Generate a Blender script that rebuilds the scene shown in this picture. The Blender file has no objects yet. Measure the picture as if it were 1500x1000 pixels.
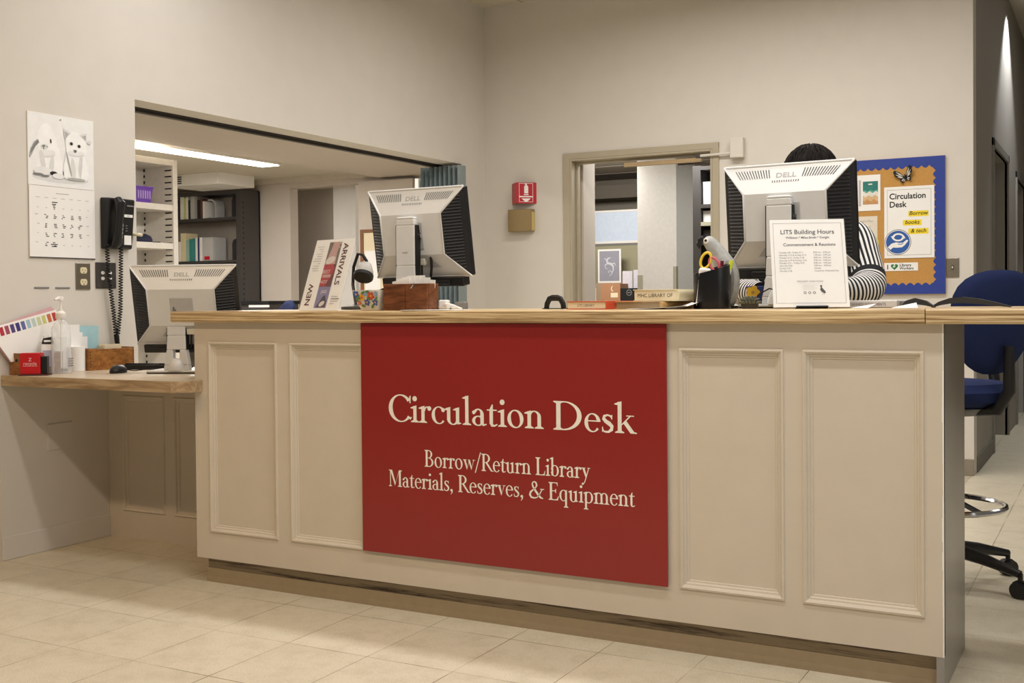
import bpy, math, random
from mathutils import Vector, Matrix
PI = math.pi
rnd = random.Random(7)
SC = bpy.context.scene
COL = SC.collection

# ---------------------------------------------------------------- camera
def make_camera():
    cd = bpy.data.cameras.new('camera'); cam = bpy.data.objects.new('camera', cd); COL.objects.link(cam)
    yaw, pitch, roll = .4972, .0161, -.0088
    F = Vector((-math.sin(yaw), math.cos(yaw), 0)); R = Vector((math.cos(yaw), math.sin(yaw), 0)); U = Vector((0, 0, 1))
    F2 = F*math.cos(pitch) - U*math.sin(pitch); U2 = U*math.cos(pitch) + F*math.sin(pitch)
    R3 = R*math.cos(roll) + U2*math.sin(roll); U3 = -R*math.sin(roll) + U2*math.cos(roll)
    M = Matrix((R3, U3, -F2)).transposed().to_4x4(); M.translation = (2.6498, -3.218, 1.0774)
    cam.matrix_world = M
    cd.sensor_width = 36; cd.lens = 1646.1/1500*36; cd.shift_y = -34/1500
    cd.clip_start = .05; cd.clip_end = 60
    SC.camera = cam
make_camera()

# ---------------------------------------------------------------- world, lamps, exposure
SC.view_settings.view_transform = 'Standard'; SC.view_settings.look = 'None'
SC.view_settings.gamma = 1; SC.view_settings.use_curve_mapping = False
SC.view_settings.exposure = 0.0
w = bpy.data.worlds.new('lobby_ambient'); SC.world = w; w.use_nodes = True
bg = w.node_tree.nodes['Background']; bg.inputs[0].default_value = (1.0, .93, .84, 1); bg.inputs[1].default_value = .16

def area(name, loc, size, power, color=(1, .88, .70), spread=180, rot=(0, 0, 0)):
    l = bpy.data.lights.new(name, 'AREA'); l.shape = 'RECTANGLE'; l.size, l.size_y = size
    l.energy = power; l.color = color; l.spread = math.radians(spread)
    o = bpy.data.objects.new(name, l); o.location = loc; o.rotation_euler = rot; COL.objects.link(o); return o
NEUT = (1.0, .985, .99)
area('desk_ceiling_lamp', (1.05, .62, 3.20), (4.3, .16), 54, NEUT, 170)
area('back_ceiling_lamp', (.95, 2.50, 3.20), (2.4, .16), 50, (1.0, .955, .90), 168)
area('lobby_ceiling_lamp', (1.85, -.87, 3.20), (2.7, .16), 36, (1.0, .965, .92), 165)
area('lobby_left_lamp', (-.65, -2.5, 3.20), (2.5, .16), 38, (1.0, .64, .30), 170)
area('lobby_right_lamp', (2.35, -2.5, 3.20), (2.6, .16), 40, (1.0, .99, .98), 170)
area('lobby_cool_fill', (6.2, -1.5, 1.9), (1.8, 1.8), 18, (.90, .95, 1.0), 160, (0, PI/2, 0))  # added cool fill from the right, no real window; neutralises the counter there
area('office_lamp', (-3.93, 3.0, 2.262), (.18, 2.4), 95, (1, .96, .92))
area('office_shelf_fill', (-2.35, 2.6, 2.22), (.16, 2.2), 42, (1, .95, .90))  # extra fill hidden by the opening's header, added to brighten the white shelf
area('alcove_fill', (-4.1, 6.2, 2.28), (.8, .2), 5, (1, .93, .86))  # added light without a fixture, lifts the alcove walls
area('work_room_lamp', (-.40, 4.9, 2.38), (.3, .3), 22, (1, .98, .95))
area('column_side_fill', (.45, 6.5, 2.38), (.3, .3), 14, (1, .98, .95))  # invented source, added to lift the dark right side of the column
area('work_room_back_fill', (-1.7, 5.9, 2.30), (.8, .3), 30, (1, .97, .93), 180, (.75, 0, 0))  # added fill, tilted to brighten the dim beams and partition at the back
area('corridor_lamp', (3.2, 6.2, 3.3), (.6, 1.2), 8, (1, .97, .92))
def spot(name, loc, tgt, power, color, angle):
    l = bpy.data.lights.new(name, 'SPOT'); l.energy = power; l.color = color; l.spot_size = math.radians(angle); l.spot_blend = .5
    l.shadow_soft_size = .03
    o = bpy.data.objects.new(name, l); o.location = loc
    o.rotation_euler = (Vector(tgt) - Vector(loc)).to_track_quat('-Z', 'Y').to_euler(); COL.objects.link(o)
spot('corridor_downlight', (2.06, 6.25, 3.38), (1.90, 6.20, 0), 130, (.94, .97, 1.0), 92)

# ---------------------------------------------------------------- mesh builder
class MB:
    def __init__(s, M=None):
        s.v = []; s.f = []; s.m = []; s.cur = 0; s.M = M or Matrix.Identity(4)
    def add(s, vs, fs, m=None):
        b = len(s.v); s.v += [tuple(s.M @ Vector(p)) for p in vs]
        s.f += [tuple(b+i for i in f) for f in fs]; s.m += [s.cur if m is None else m]*len(fs); return s
    def box(s, a, b, m=None):
        x0, y0, z0 = a; x1, y1, z1 = b
        return s.add([(x0,y0,z0),(x1,y0,z0),(x1,y1,z0),(x0,y1,z0),(x0,y0,z1),(x1,y0,z1),(x1,y1,z1),(x0,y1,z1)],
                     [(0,3,2,1),(4,5,6,7),(0,1,5,4),(1,2,6,5),(2,3,7,6),(3,0,4,7)], m)
    def poly(s, pts, z=0, m=None):
        return s.add([(p[0], p[1], z) for p in pts], [tuple(range(len(pts)))], m)
    def rect(s, x0, y0, x1, y1, z=0, m=None):
        return s.poly([(x0,y0),(x1,y0),(x1,y1),(x0,y1)], z, m)
    def prism(s, pts, z0, z1, m=None):
        n = len(pts)
        return s.add([(p[0],p[1],z0) for p in pts]+[(p[0],p[1],z1) for p in pts],
            [tuple(range(n-1,-1,-1)), tuple(range(n,2*n))]+[(i,(i+1)%n,n+(i+1)%n,n+i) for i in range(n)], m)
    def disc(s, cx, cy, rx, ry=None, z=0, n=24, m=None, a0=0, rot=0):
        ry = rx if ry is None else ry; c, q = math.cos(rot), math.sin(rot)
        P = []
        for i in range(n):
            a = a0+2*PI*i/n; x, y = rx*math.cos(a), ry*math.sin(a); P.append((cx+x*c-y*q, cy+x*q+y*c))
        return s.poly(P, z, m)
    def strip(s, L, Rr, z=0, m=None):
        n = len(L)
        return s.add([(p[0],p[1],z) for p in L]+[(p[0],p[1],z) for p in Rr], [(i,n+i,n+i+1,i+1) for i in range(n-1)], m)
    def line2(s, pts, wd, z=0, m=None):
        L = []; Q = []; n = len(pts)
        for i, p in enumerate(pts):
            a = pts[max(i-1,0)]; b = pts[min(i+1,n-1)]; dx, dy = b[0]-a[0], b[1]-a[1]; l = math.hypot(dx,dy) or 1
            w_ = wd[i] if isinstance(wd, (list, tuple)) else wd
            nx, ny = -dy/l*w_/2, dx/l*w_/2; L.append((p[0]+nx,p[1]+ny)); Q.append((p[0]-nx,p[1]-ny))
        return s.strip(L, Q, z, m)
    def tube(s, pts, r, n=8, closed=False, caps=True, mf=None, sy=None):
        P = [Vector(p) for p in pts]; N = len(P); rings = []
        t0 = (P[1]-P[0]).normalized(); up = Vector((0,0,1)) if abs(t0.z) < .9 else Vector((1,0,0))
        nrm = t0.cross(up).normalized()
        vs = []
        for i in range(N):
            if closed: t = (P[(i+1)%N]-P[i-1]).normalized()
            else: t = (P[min(i+1,N-1)]-P[max(i-1,0)]).normalized()
            nrm = (nrm - t*nrm.dot(t)).normalized(); bn = t.cross(nrm)
            rr = r[i] if isinstance(r,(list,tuple)) else r
            for k in range(n):
                a = 2*PI*k/n; vs.append(P[i]+nrm*(math.cos(a)*rr)+bn*(math.sin(a)*rr*(sy or 1)))
        b = len(s.v); 
        for i in range(N if closed else N-1):
            j = (i+1)%N
            s_f = [(i*n+k, i*n+(k+1)%n, j*n+(k+1)%n, j*n+k) for k in range(n)]
            if i == 0: s.add(vs, s_f, mf(i) if mf else None)
            else:
                s.f += [tuple(b+q for q in f) for f in s_f]; s.m += [(mf(i) if mf else s.cur)]*n
        if caps and not closed:
            s.f += [tuple(b+k for k in range(n-1,-1,-1)), tuple(b+(N-1)*n+k for k in range(n))]; s.m += [s.cur]*2
        return s
    def cyl(s, p0, p1, r0, r1=None, n=20, m=None):
        c = s.cur
        if m is not None: s.cur = m
        s.tube([p0, p1], [r0, r0 if r1 is None else r1], n); s.cur = c; return s
    def lathe(s, prof, n=24, c=(0,0,0), sx=1, sy=1, m=None):
        vs = []; fs = []
        for r, z in prof:
            for k in range(n):
                a = 2*PI*k/n; vs.append((c[0]+r*math.cos(a)*sx, c[1]+r*math.sin(a)*sy, c[2]+z))
        for i in range(len(prof)-1):
            for k in range(n): fs.append((i*n+k, i*n+(k+1)%n, (i+1)*n+(k+1)%n, (i+1)*n+k))
        fs.append(tuple(range(n-1,-1,-1))); fs.append(tuple((len(prof)-1)*n+k for k in range(n)))
        return s.add(vs, fs, m)
    def ell(s, c, r, nu=16, nv=10, m=None):
        return s.lathe([(max(math.sin(PI*i/nv),.001)*1, -math.cos(PI*i/nv)*r[2]) for i in range(nv+1)], nu, c, r[0], r[1], m)
    def frame_profile(s, x0, x1, z0, z1, prof):
        """mitred moulding round a rectangle; prof = [(inset, depth)], depth along +y"""
        vs = []; fs = []
        for i, d in prof: vs += [(x0+i,d,z0+i),(x1-i,d,z0+i),(x1-i,d,z1-i),(x0+i,d,z1-i)]
        for q in range(len(prof)-1):
            for k in range(4): fs.append((q*4+k, q*4+(k+1)%4, (q+1)*4+(k+1)%4, (q+1)*4+k))
        return s.add(vs, fs)
    def text(s, body, size, x, y, z=0, align='CENTER', bold=0, rot=0, shear=0, sx=1, m=None, sp=1):
        cu = bpy.data.curves.new('t', 'FONT'); cu.body = body; cu.size = size; cu.align_x = align; cu.offset = bold*size
        cu.shear = shear; cu.resolution_u = 3; cu.space_character = sp
        ob = bpy.data.objects.new('t', cu); COL.objects.link(ob)
        me = bpy.data.meshes.new_from_object(ob.evaluated_get(bpy.context.evaluated_depsgraph_get()))
        c, q = math.cos(rot), math.sin(rot)
        s.add([(x+v.co.x*sx*c-v.co.y*q, y+v.co.x*sx*q+v.co.y*c, z) for v in me.vertices], [tuple(p.vertices) for p in me.polygons], m)
        bpy.data.objects.remove(ob); bpy.data.curves.remove(cu); bpy.data.meshes.remove(me); return s
    def build(s, name, mats, parent=None, loc=None, rot=None, bevel=0, smooth=False, segs=2, subsurf=0):
        me = bpy.data.meshes.new(name); me.from_pydata(s.v, [], s.f)
        for mt in (mats if isinstance(mats, (list, tuple)) else [mats]): me.materials.append(mt)
        me.polygons.foreach_set('material_index', s.m)
        me.validate(); me.update()
        o = bpy.data.objects.new(name, me); COL.objects.link(o)
        if parent: o.parent = parent
        if loc: o.location = loc
        if rot: o.rotation_euler = rot
        if smooth:
            me.polygons.foreach_set('use_smooth', [True]*len(me.polygons))
            try: me.set_sharp_from_angle(angle=math.radians(smooth if smooth is not True else 40))
            except Exception: pass
        if bevel:
            b = o.modifiers.new('bevel', 'BEVEL'); b.width = bevel; b.segments = segs; b.limit_method = 'ANGLE'; b.angle_limit = math.radians(35)
        if subsurf:
            d = o.modifiers.new('sub', 'SUBSURF'); d.levels = subsurf; d.render_levels = subsurf
        return o

def tag(o, label, cat, group=None):
    o['label'] = label; o['category'] = cat
    if group: o['group'] = group
    return o
def thing(name, label, cat, loc=(0,0,0), rot=(0,0,0), group=None):
    o = bpy.data.objects.new(name, None); o.empty_display_size = .05; COL.objects.link(o)
    o.location = loc; o.rotation_euler = rot; return tag(o, label, cat, group)
def struct(o): o['kind'] = 'structure'; return o
def plab(o, label): o['label'] = label; return o
def copy_thing(o, parent=None):
    c = o.copy(); COL.objects.link(c)
    if parent: c.parent = parent
    for ch in list(o.children): copy_thing(ch, c)
    return c
FB = (PI/2, 0, 0)          # local x right, y up, z out of a surface that faces -y
FL = (PI/2, 0, PI/2)       # the same for a surface that faces +x (left wall)

# ---------------------------------------------------------------- materials
def lin(c): 
    c = c/255; return c/12.92 if c <= .04045 else ((c+.055)/1.055)**2.4
def rgb(c): return (lin(c[0]), lin(c[1]), lin(c[2]), 1)
def mat(name, c, rough=.55, metal=0, spec=.5, var=None, bump=None, trans=0, emit=0, ior=1.45, coat=0):
    m = bpy.data.materials.new(name); m.use_nodes = True; nt = m.node_tree; b = nt.nodes['Principled BSDF']
    b.inputs['Base Color'].default_value = rgb(c); b.inputs['Roughness'].default_value = rough
    b.inputs['Metallic'].default_value = metal; b.inputs['Specular IOR Level'].default_value = spec
    b.inputs['Transmission Weight'].default_value = trans; b.inputs['IOR'].default_value = ior; b.inputs['Coat Weight'].default_value = coat
    if emit: b.inputs['Emission Color'].default_value = rgb(c); b.inputs['Emission Strength'].default_value = emit
    tc = nt.nodes.new('ShaderNodeTexCoord')
    sc, amt, stretch = (var or (30, .05, (1,1,1))) if not var or len(var) == 3 else (*var, (1,1,1))
    mp = nt.nodes.new('ShaderNodeMapping'); mp.inputs['Scale'].default_value = stretch
    nt.links.new(tc.outputs['Object'], mp.inputs['Vector'])
    n = nt.nodes.new('ShaderNodeTexNoise'); n.inputs['Scale'].default_value = sc; n.inputs['Detail'].default_value = 4
    nt.links.new(mp.outputs[0], n.inputs['Vector'])
    mx = nt.nodes.new('ShaderNodeMix'); mx.data_type = 'RGBA'
    d = tuple(max(0, k*(1-amt)) for k in c); l = tuple(min(255, k*(1+amt*.6)) for k in c)
    mx.inputs[6].default_value = rgb(d); mx.inputs[7].default_value = rgb(l)
    nt.links.new(n.outputs[0], mx.inputs[0]); nt.links.new(mx.outputs[2], b.inputs['Base Color'])
    if bump:
        n2 = nt.nodes.new('ShaderNodeTexNoise'); n2.inputs['Scale'].default_value = bump[0]; n2.inputs['Detail'].default_value = 3
        nt.links.new(tc.outputs['Object'], n2.inputs['Vector'])
        bp = nt.nodes.new('ShaderNodeBump'); bp.inputs['Strength'].default_value = bump[1]; bp.inputs['Distance'].default_value = .003
        nt.links.new(n2.outputs[0], bp.inputs['Height']); nt.links.new(bp.outputs[0], b.inputs['Normal'])
    return m
def clear(name, alpha, tint=(250, 252, 252), rough=.05, edge=.55):
    m = bpy.data.materials.new(name); m.use_nodes = True; nt = m.node_tree; b = nt.nodes['Principled BSDF']
    b.inputs['Base Color'].default_value = rgb(tint); b.inputs['Roughness'].default_value = rough; b.inputs['Specular IOR Level'].default_value = .6
    lw = nt.nodes.new('ShaderNodeLayerWeight'); lw.inputs[0].default_value = .35
    mr = nt.nodes.new('ShaderNodeMapRange'); mr.inputs['To Min'].default_value = alpha; mr.inputs['To Max'].default_value = min(1, alpha+edge)
    nt.links.new(lw.outputs['Facing'], mr.inputs[0])
    tr = nt.nodes.new('ShaderNodeBsdfTransparent'); mx = nt.nodes.new('ShaderNodeMixShader')
    nt.links.new(mr.outputs[0], mx.inputs[0]); nt.links.new(tr.outputs[0], mx.inputs[1]); nt.links.new(b.outputs[0], mx.inputs[2])
    nt.links.new(mx.outputs[0], nt.nodes['Material Output'].inputs[0]); return m
def wood(name, c, dark, scale=(3, 60, 60), rough=.4, amt=.55):
    m = mat(name, c, rough); nt = m.node_tree; b = nt.nodes['Principled BSDF']
    tc = nt.nodes.new('ShaderNodeTexCoord'); mp = nt.nodes.new('ShaderNodeMapping'); mp.inputs['Scale'].default_value = scale
    n = nt.nodes.new('ShaderNodeTexNoise'); n.inputs['Scale'].default_value = 1; n.inputs['Detail'].default_value = 6; n.inputs['Roughness'].default_value = .65
    n.inputs['Distortion'].default_value = .6
    r = nt.nodes.new('ShaderNodeValToRGB'); r.color_ramp.elements[0].position = .32; r.color_ramp.elements[1].position = .62
    r.color_ramp.elements[0].color = rgb(dark); r.color_ramp.elements[1].color = rgb(c)
    e = r.color_ramp.elements.new(.47); e.color = rgb(tuple(c[i]*amt+dark[i]*(1-amt) for i in range(3)))
    nt.links.new(tc.outputs['Object'], mp.inputs[0]); nt.links.new(mp.outputs[0], n.inputs['Vector'])
    nt.links.new(n.outputs[0], r.inputs[0]); nt.links.new(r.outputs[0], b.inputs['Base Color'])
    return m
def floor_mat():
    m = mat('vinyl_floor_tile', (216, 206, 182), .34, spec=.4); nt = m.node_tree; b = nt.nodes['Principled BSDF']; N = nt.nodes.new
    tc = N('ShaderNodeTexCoord'); sep = N('ShaderNodeSeparateXYZ'); nt.links.new(tc.outputs['Object'], sep.inputs[0])
    def math_(op, a, v2=None, l2=None):
        k = N('ShaderNodeMath'); k.operation = op
        nt.links.new(a, k.inputs[0])
        if v2 is not None: k.inputs[1].default_value = v2
        if l2 is not None: nt.links.new(l2, k.inputs[1])
        return k.outputs[0]
    def cell(sock, off, size, wd):
        a = math_('ADD', sock, -off); a = math_('DIVIDE', a, size); fr = math_('FRACT', a)
        d = math_('SUBTRACT', fr, .5); d = math_('ABSOLUTE', d); return math_('GREATER_THAN', d, .5-wd/size), math_('FLOOR', a)
    lx, ix = cell(sep.outputs[0], -.2785, .3048, .0014); ly, iy = cell(sep.outputs[1], -.8018, .352, .0014)
    ln = math_('MAXIMUM', lx, l2=ly)
    nz = N('ShaderNodeTexNoise'); nz.inputs['Scale'].default_value = 3.2; nz.inputs['Detail'].default_value = 3; nt.links.new(tc.outputs['Object'], nz.inputs['Vector'])
    patch = math_('SUBTRACT', nz.outputs[0], .28); patch = math_('MULTIPLY', patch, 3.0)
    lf = math_('MULTIPLY', ln, l2=patch)
    sp = N('ShaderNodeTexNoise'); sp.inputs['Scale'].default_value = 230; sp.inputs['Detail'].default_value = 5; nt.links.new(tc.outputs['Object'], sp.inputs['Vector'])
    r = N('ShaderNodeValToRGB'); r.color_ramp.elements[0].position = .30; r.color_ramp.elements[0].color = rgb((196, 186, 164))
    r.color_ramp.elements[1].position = .56; r.color_ramp.elements[1].color = rgb((219, 210, 188)); nt.links.new(sp.outputs[0], r.inputs[0])
    cmb = N('ShaderNodeCombineXYZ'); nt.links.new(ix, cmb.inputs[0]); nt.links.new(iy, cmb.inputs[1])
    wn = N('ShaderNodeTexWhiteNoise'); nt.links.new(cmb.outputs[0], wn.inputs[0])
    tv = math_('MULTIPLY', wn.outputs[0], .07); tv = math_('ADD', tv, .93)
    mul = N('ShaderNodeMix'); mul.data_type = 'RGBA'; mul.blend_type = 'MULTIPLY'; mul.inputs[0].default_value = 1
    nt.links.new(r.outputs[0], mul.inputs[6]); nt.links.new(tv, mul.inputs[7])
    wr = N('ShaderNodeTexNoise'); wr.inputs['Scale'].default_value = 9; wr.inputs['Detail'].default_value = 9; wr.inputs['Roughness'].default_value = .8; nt.links.new(tc.outputs['Object'], wr.inputs['Vector'])
    rr = N('ShaderNodeValToRGB'); rr.color_ramp.elements[0].position = .38; rr.color_ramp.elements[0].color = (.88, .87, .84, 1); rr.color_ramp.elements[1].position = .54; rr.color_ramp.elements[1].color = (1, 1, 1, 1); nt.links.new(wr.outputs[0], rr.inputs[0])
    mu2 = N('ShaderNodeMix'); mu2.data_type = 'RGBA'; mu2.blend_type = 'MULTIPLY'; mu2.inputs[0].default_value = 1; nt.links.new(mul.outputs[2], mu2.inputs[6]); nt.links.new(rr.outputs[0], mu2.inputs[7]); mul = mu2
    mx = N('ShaderNodeMix'); mx.data_type = 'RGBA'; mx.inputs[7].default_value = rgb((96, 80, 56))
    nt.links.new(lf, mx.inputs[0]); nt.links.new(mul.outputs[2], mx.inputs[6]); nt.links.new(mx.outputs[2], b.inputs['Base Color'])
    return m
def scuffed(name, c, dark):
    m = mat(name, c, .5); nt = m.node_tree; b = nt.nodes['Principled BSDF']
    tc = nt.nodes.new('ShaderNodeTexCoord'); mp = nt.nodes.new('ShaderNodeMapping'); mp.inputs['Scale'].default_value = (2.2, 30, 46)
    n = nt.nodes.new('ShaderNodeTexNoise'); n.inputs['Scale'].default_value = 1; n.inputs['Detail'].default_value = 8; n.inputs['Roughness'].default_value = .72
    r = nt.nodes.new('ShaderNodeValToRGB'); r.color_ramp.elements[0].position = .38; r.color_ramp.elements[1].position = .52
    r.color_ramp.elements[0].color = rgb(dark); r.color_ramp.elements[1].color = rgb(c)
    nt.links.new(tc.outputs['Object'], mp.inputs[0]); nt.links.new(mp.outputs[0], n.inputs['Vector']); nt.links.new(n.outputs[0], r.inputs[0])
    nt.links.new(r.outputs[0], b.inputs['Base Color']); return m

PAINT = mat('cream_wall_paint', (214, 208, 198), .7, spec=.3, var=(8, .02), bump=(220, .08))
PAINT2 = mat('office_wall_paint', (200, 190, 178), .7, spec=.3, var=(8, .02), bump=(220, .05))
GREYP = mat('corridor_wall_paint', (160, 154, 146), .7, spec=.3, var=(8, .03), bump=(220, .05))
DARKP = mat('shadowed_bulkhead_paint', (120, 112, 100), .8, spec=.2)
TRIM = mat('taupe_frame_paint', (176, 165, 143), .5, var=(12, .02))
CPAINT = mat('counter_cream_paint', (210, 199, 182), .5, spec=.35, var=(9, .03), bump=(260, .06))
CEIL = mat('ceiling_tile', (206, 198, 182), .9, spec=.1, var=(120, .10), bump=(160, .4))
FLOOR = floor_mat()
OAK = wood('oak_edge', (228, 204, 160), (126, 94, 56), (3.2, 200, 190), .38)
OAKTOP = wood('oak_laminate_top', (214, 190, 146), (160, 130, 88), (2.5, 40, 40), .3)
OAK2 = wood('pale_wood_laminate', (196, 172, 138), (140, 112, 80), (4, 40, 40), .42)
BOXW = wood('golden_wood', (170, 116, 58), (118, 72, 30), (14, 30, 60), .4)
WALNUT = wood('walnut', (128, 78, 46), (78, 42, 22), (10, 40, 50), .35)
KICK = scuffed('scuffed_toe_kick', (168, 150, 122), (74, 58, 42))
RED = mat('red_acrylic', (146, 36, 32), .28, spec=.5, var=(3, .03), coat=.15)
WHITE = mat('white', (236, 232, 226), .5, var=(10, .02))
PAPER = mat('white_paper', (240, 238, 234), .7, spec=.2, var=(10, .015))
PAPER2 = mat('cream_paper', (228, 214, 182), .75, spec=.2, var=(90, .06, (1, 1, 12)))
VINYL = mat('white_vinyl_letters', (246, 240, 228), .5)
BLACK = mat('black_plastic', (24, 24, 26), .38, var=(30, .1))
MATTE = mat('matte_black', (16, 16, 17), .6)
DGREY = mat('dark_grey_metal', (66, 62, 60), .45, var=(20, .06))
GREY = mat('grey_plastic', (128, 127, 124), .45)
SILVER = mat('silver_plastic', (218, 218, 216), .38, metal=.1, var=(40, .02))
SILVER2 = mat('grey_silver_plastic', (184, 184, 182), .4, metal=.2)
CHROME = mat('chrome', (205, 205, 208), .12, metal=1)
STEEL = mat('brushed_steel', (150, 142, 126), .35, metal=.9, var=(20, .08, (1, 12, 60)))
BRASS = mat('bronze_plate', (150, 128, 88), .4, metal=.35, var=(16, .1, (30, 1, 1)))
INK = mat('printed_black', (30, 28, 30), .7)
GINK = mat('printed_grey', (120, 118, 118), .7)
LINK = mat('printed_light_grey', (188, 186, 184), .7)
IVORY = mat('ivory_plastic', (226, 214, 178), .4)
SIGNRED = mat('sign_red', (178, 20, 36), .35)
BLUEF = mat('blue_chair_fabric', (38, 48, 86), .9, spec=.15, var=(240, .18), bump=(500, .4))
# ================================================================ the setting
XW, YB, HC, XC = -1.485, 4.0, 3.23, 1.872      # left wall face, back wall face, ceiling height, corridor wall face
struct(MB().box((-9, -8, -.1), (7, 12, 0)).build('floor', FLOOR))
struct(MB().box((XW-.2, -8, HC), (7, YB+.001, HC+.1)).build('ceiling', CEIL))
# T-bar grid of the tiled ceiling
g = MB()
for i in range(13): g.box((XW+.30+i*.61, -6, HC-.008), (XW+.325+i*.61, YB, HC))
for i in range(16): g.box((XW, YB-.42-i*.61, HC-.0075), (6.5, YB-.395-i*.61, HC))
struct(g.build('trim_1', CEIL))
m = MB(); t = .2
m.box((XW-t, -.11, 0), (XW, .65, HC)); m.box((XW-t, .65, 0), (XW, 3.667, .738)); m.box((XW-t, .65, 2.05), (XW, 3.667, HC)); m.box((XW-t, 3.667, 0), (XW, YB, HC))
m.box((-4, -.11, 0), (XW-t, .09, HC))
struct(m.build('wall_left', PAINT))
m = MB()
m.box((XW-.2, YB, 0), (-.785, YB+.15, HC)); m.box((.262, YB, 0), (XC, YB+.15, HC)); m.box((-.785, YB, 2.07), (.262, YB+.15, HC))
struct(m.build('wall_back', PAINT))
m = MB(); y0, y1 = 5.15, 6.24
HC2 = 3.40
m.box((XC-.25, YB+.15, 0), (XC, y0, HC2)); m.box((XC-.25, y0, 2.10), (XC, y1, HC2)); m.box((XC-.25, y1, 0), (XC, 7.10, HC2))
m.box((XC-.25, 7.10, 2.06), (XC, 8.1, HC2)); m.box((XC-.25, 8.1, 0), (XC, 11, HC2)); 
struct(m.build('wall_right', GREYP))
struct(MB().box((XC-.25, 10.95, 0), (6.6, 11.1, HC2)).build('wall_corridor', GREYP))
struct(MB().box((XC-.25, YB+.001, HC2), (6.6, 11.1, HC2+.1)).build('ceiling_corridor', CEIL))
struct(MB().box((XC-.05, 10.4, 0), (2.2, 10.95, 2.72)).build('trim_2', PAINT))
# corridor doors set into the wall
for k, (a, b, h) in enumerate(((5.15, 6.24, 2.10), (7.10, 8.1, 2.06))):
    d = struct(MB().box((XC-.20, a, 0), (XC-.155, b, h)).build('door_%d' % (k+2), mat('grey_door_paint_%d' % k, (118, 114, 108) if k == 0 else (40, 38, 38), .5)))
    f = MB()
    for (q0, q1) in ((a-.06, a), (b, b+.06)): f.box((XC-.02, q0, 0), (XC+.014, q1, h+.06))
    f.box((XC-.02, a-.06, h), (XC+.014, b+.06, h+.06))
    f.build('door_frame', mat('grey_frame_paint_%d' % k, (136, 131, 124), .5), d, bevel=.004)
    MB().tube([(XC-.155, b-.09, 1.0), (XC-.10, b-.09, 1.0), (XC-.10, b-.2, 1.0)], .011, 8).build('door_handle', STEEL, d, smooth=True)
# base boards
struct(MB().box((XW, -.108, 0), (XW+.006, .464, .10)).build('baseboard_left', PAINT, bevel=.003))
struct(MB().box((XC, YB+.15, 0), (XC+.008, 5.09, .10)).build('baseboard_right', mat('grey_base', (120, 116, 108), .6), bevel=.003))
struct(MB().box((.35, YB-.008, 0), (XC, YB, .10)).build('baseboard_back', mat('taupe_base', (140, 130, 114), .6), bevel=.003))

# back doorway: steel frame and closer-height stops
m = MB()
for a, b in ((-.838, -.785), (.262, .306)): m.box((a, YB-.014, 0), (b, YB, 2.112))
m.box((-.838, YB-.0141, 2.07), (.306, YB, 2.112))
m.box((-.785, YB-.014, 0), (-.77, YB+.15, 2.07)); m.box((.247, YB-.014, 0), (.262, YB+.15, 2.07)); m.box((-.77, YB-.0139, 2.055), (.247, YB+.15, 2.07))
m.box((-.77, YB+.06, 0), (-.755, YB+.10, 2.055)); m.box((.232, YB+.06, 0), (.247, YB+.10, 2.055)); m.box((-.755, YB+.06, 2.04), (.232, YB+.10, 2.055))
struct(m.build('door_1', TRIM, bevel=.003))
struct(MB().box((4.6, YB+.001, 0), (4.75, 11, HC2)).build('wall_corridor_right', GREYP))
struct(MB().box((-.93, YB+.15, 0), (-.755, 4.35, 2.42)).build('wall_doorway', PAINT2))

# service opening: dark track in the head
m = MB(); m.box((XW-.199, .66, 2.030), (XW-.165, 3.65, 2.0505)); m.box((XW-.158, .66, 2.042), (XW-.15, 3.65, 2.0505))
struct(m.build('trim_3', mat('dark_track', (50, 44, 40), .5)))

# ---- office behind the opening
OC = 2.30
struct(MB().box((-9, -.1, OC), (XW-.2, 5.6, OC+.08)).build('ceiling_office', CEIL))
struct(MB().box((-3.45, .1, OC-.07), (XW-.2, 5.5, OC)).build('trim_4', PAINT2))
m = MB(); m.box((-9, 5.5, 0), (-4.56, 5.62, OC)); m.box((-4.56, 5.5, 2.20), (-3.05, 5.62, OC)); m.box((-3.05, 5.5, 0), (-1.40, 5.62, OC))
struct(m.build('wall_office', PAINT2))
struct(MB().box((-9, 5.46, OC-.05), (-1.5, 5.50, OC)).build('trim_5', mat('pale_cornice', (206, 196, 180), .6)))
struct(MB().box((-9, 6.6, 0), (-2.4, 6.7, 2.5)).build('wall_alcove', PAINT2))
struct(MB().box((-9, 5.62, 2.3), (-2.4, 6.7, 2.4)).build('ceiling_alcove', CEIL))
struct(MB().box((-4.26, 5.80, 0), (-3.99, 6.05, 2.3)).build('trim_6', WHITE))
struct(MB().box((-9, -.1, 0), (-8.9, 5.6, OC)).build('wall_office_end', PAINT2))
struct(MB().box((XW-.1, YB+.15, 0), (-1.38, 5.5, 2.5)).build('wall_partition', PAINT2))
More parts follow.
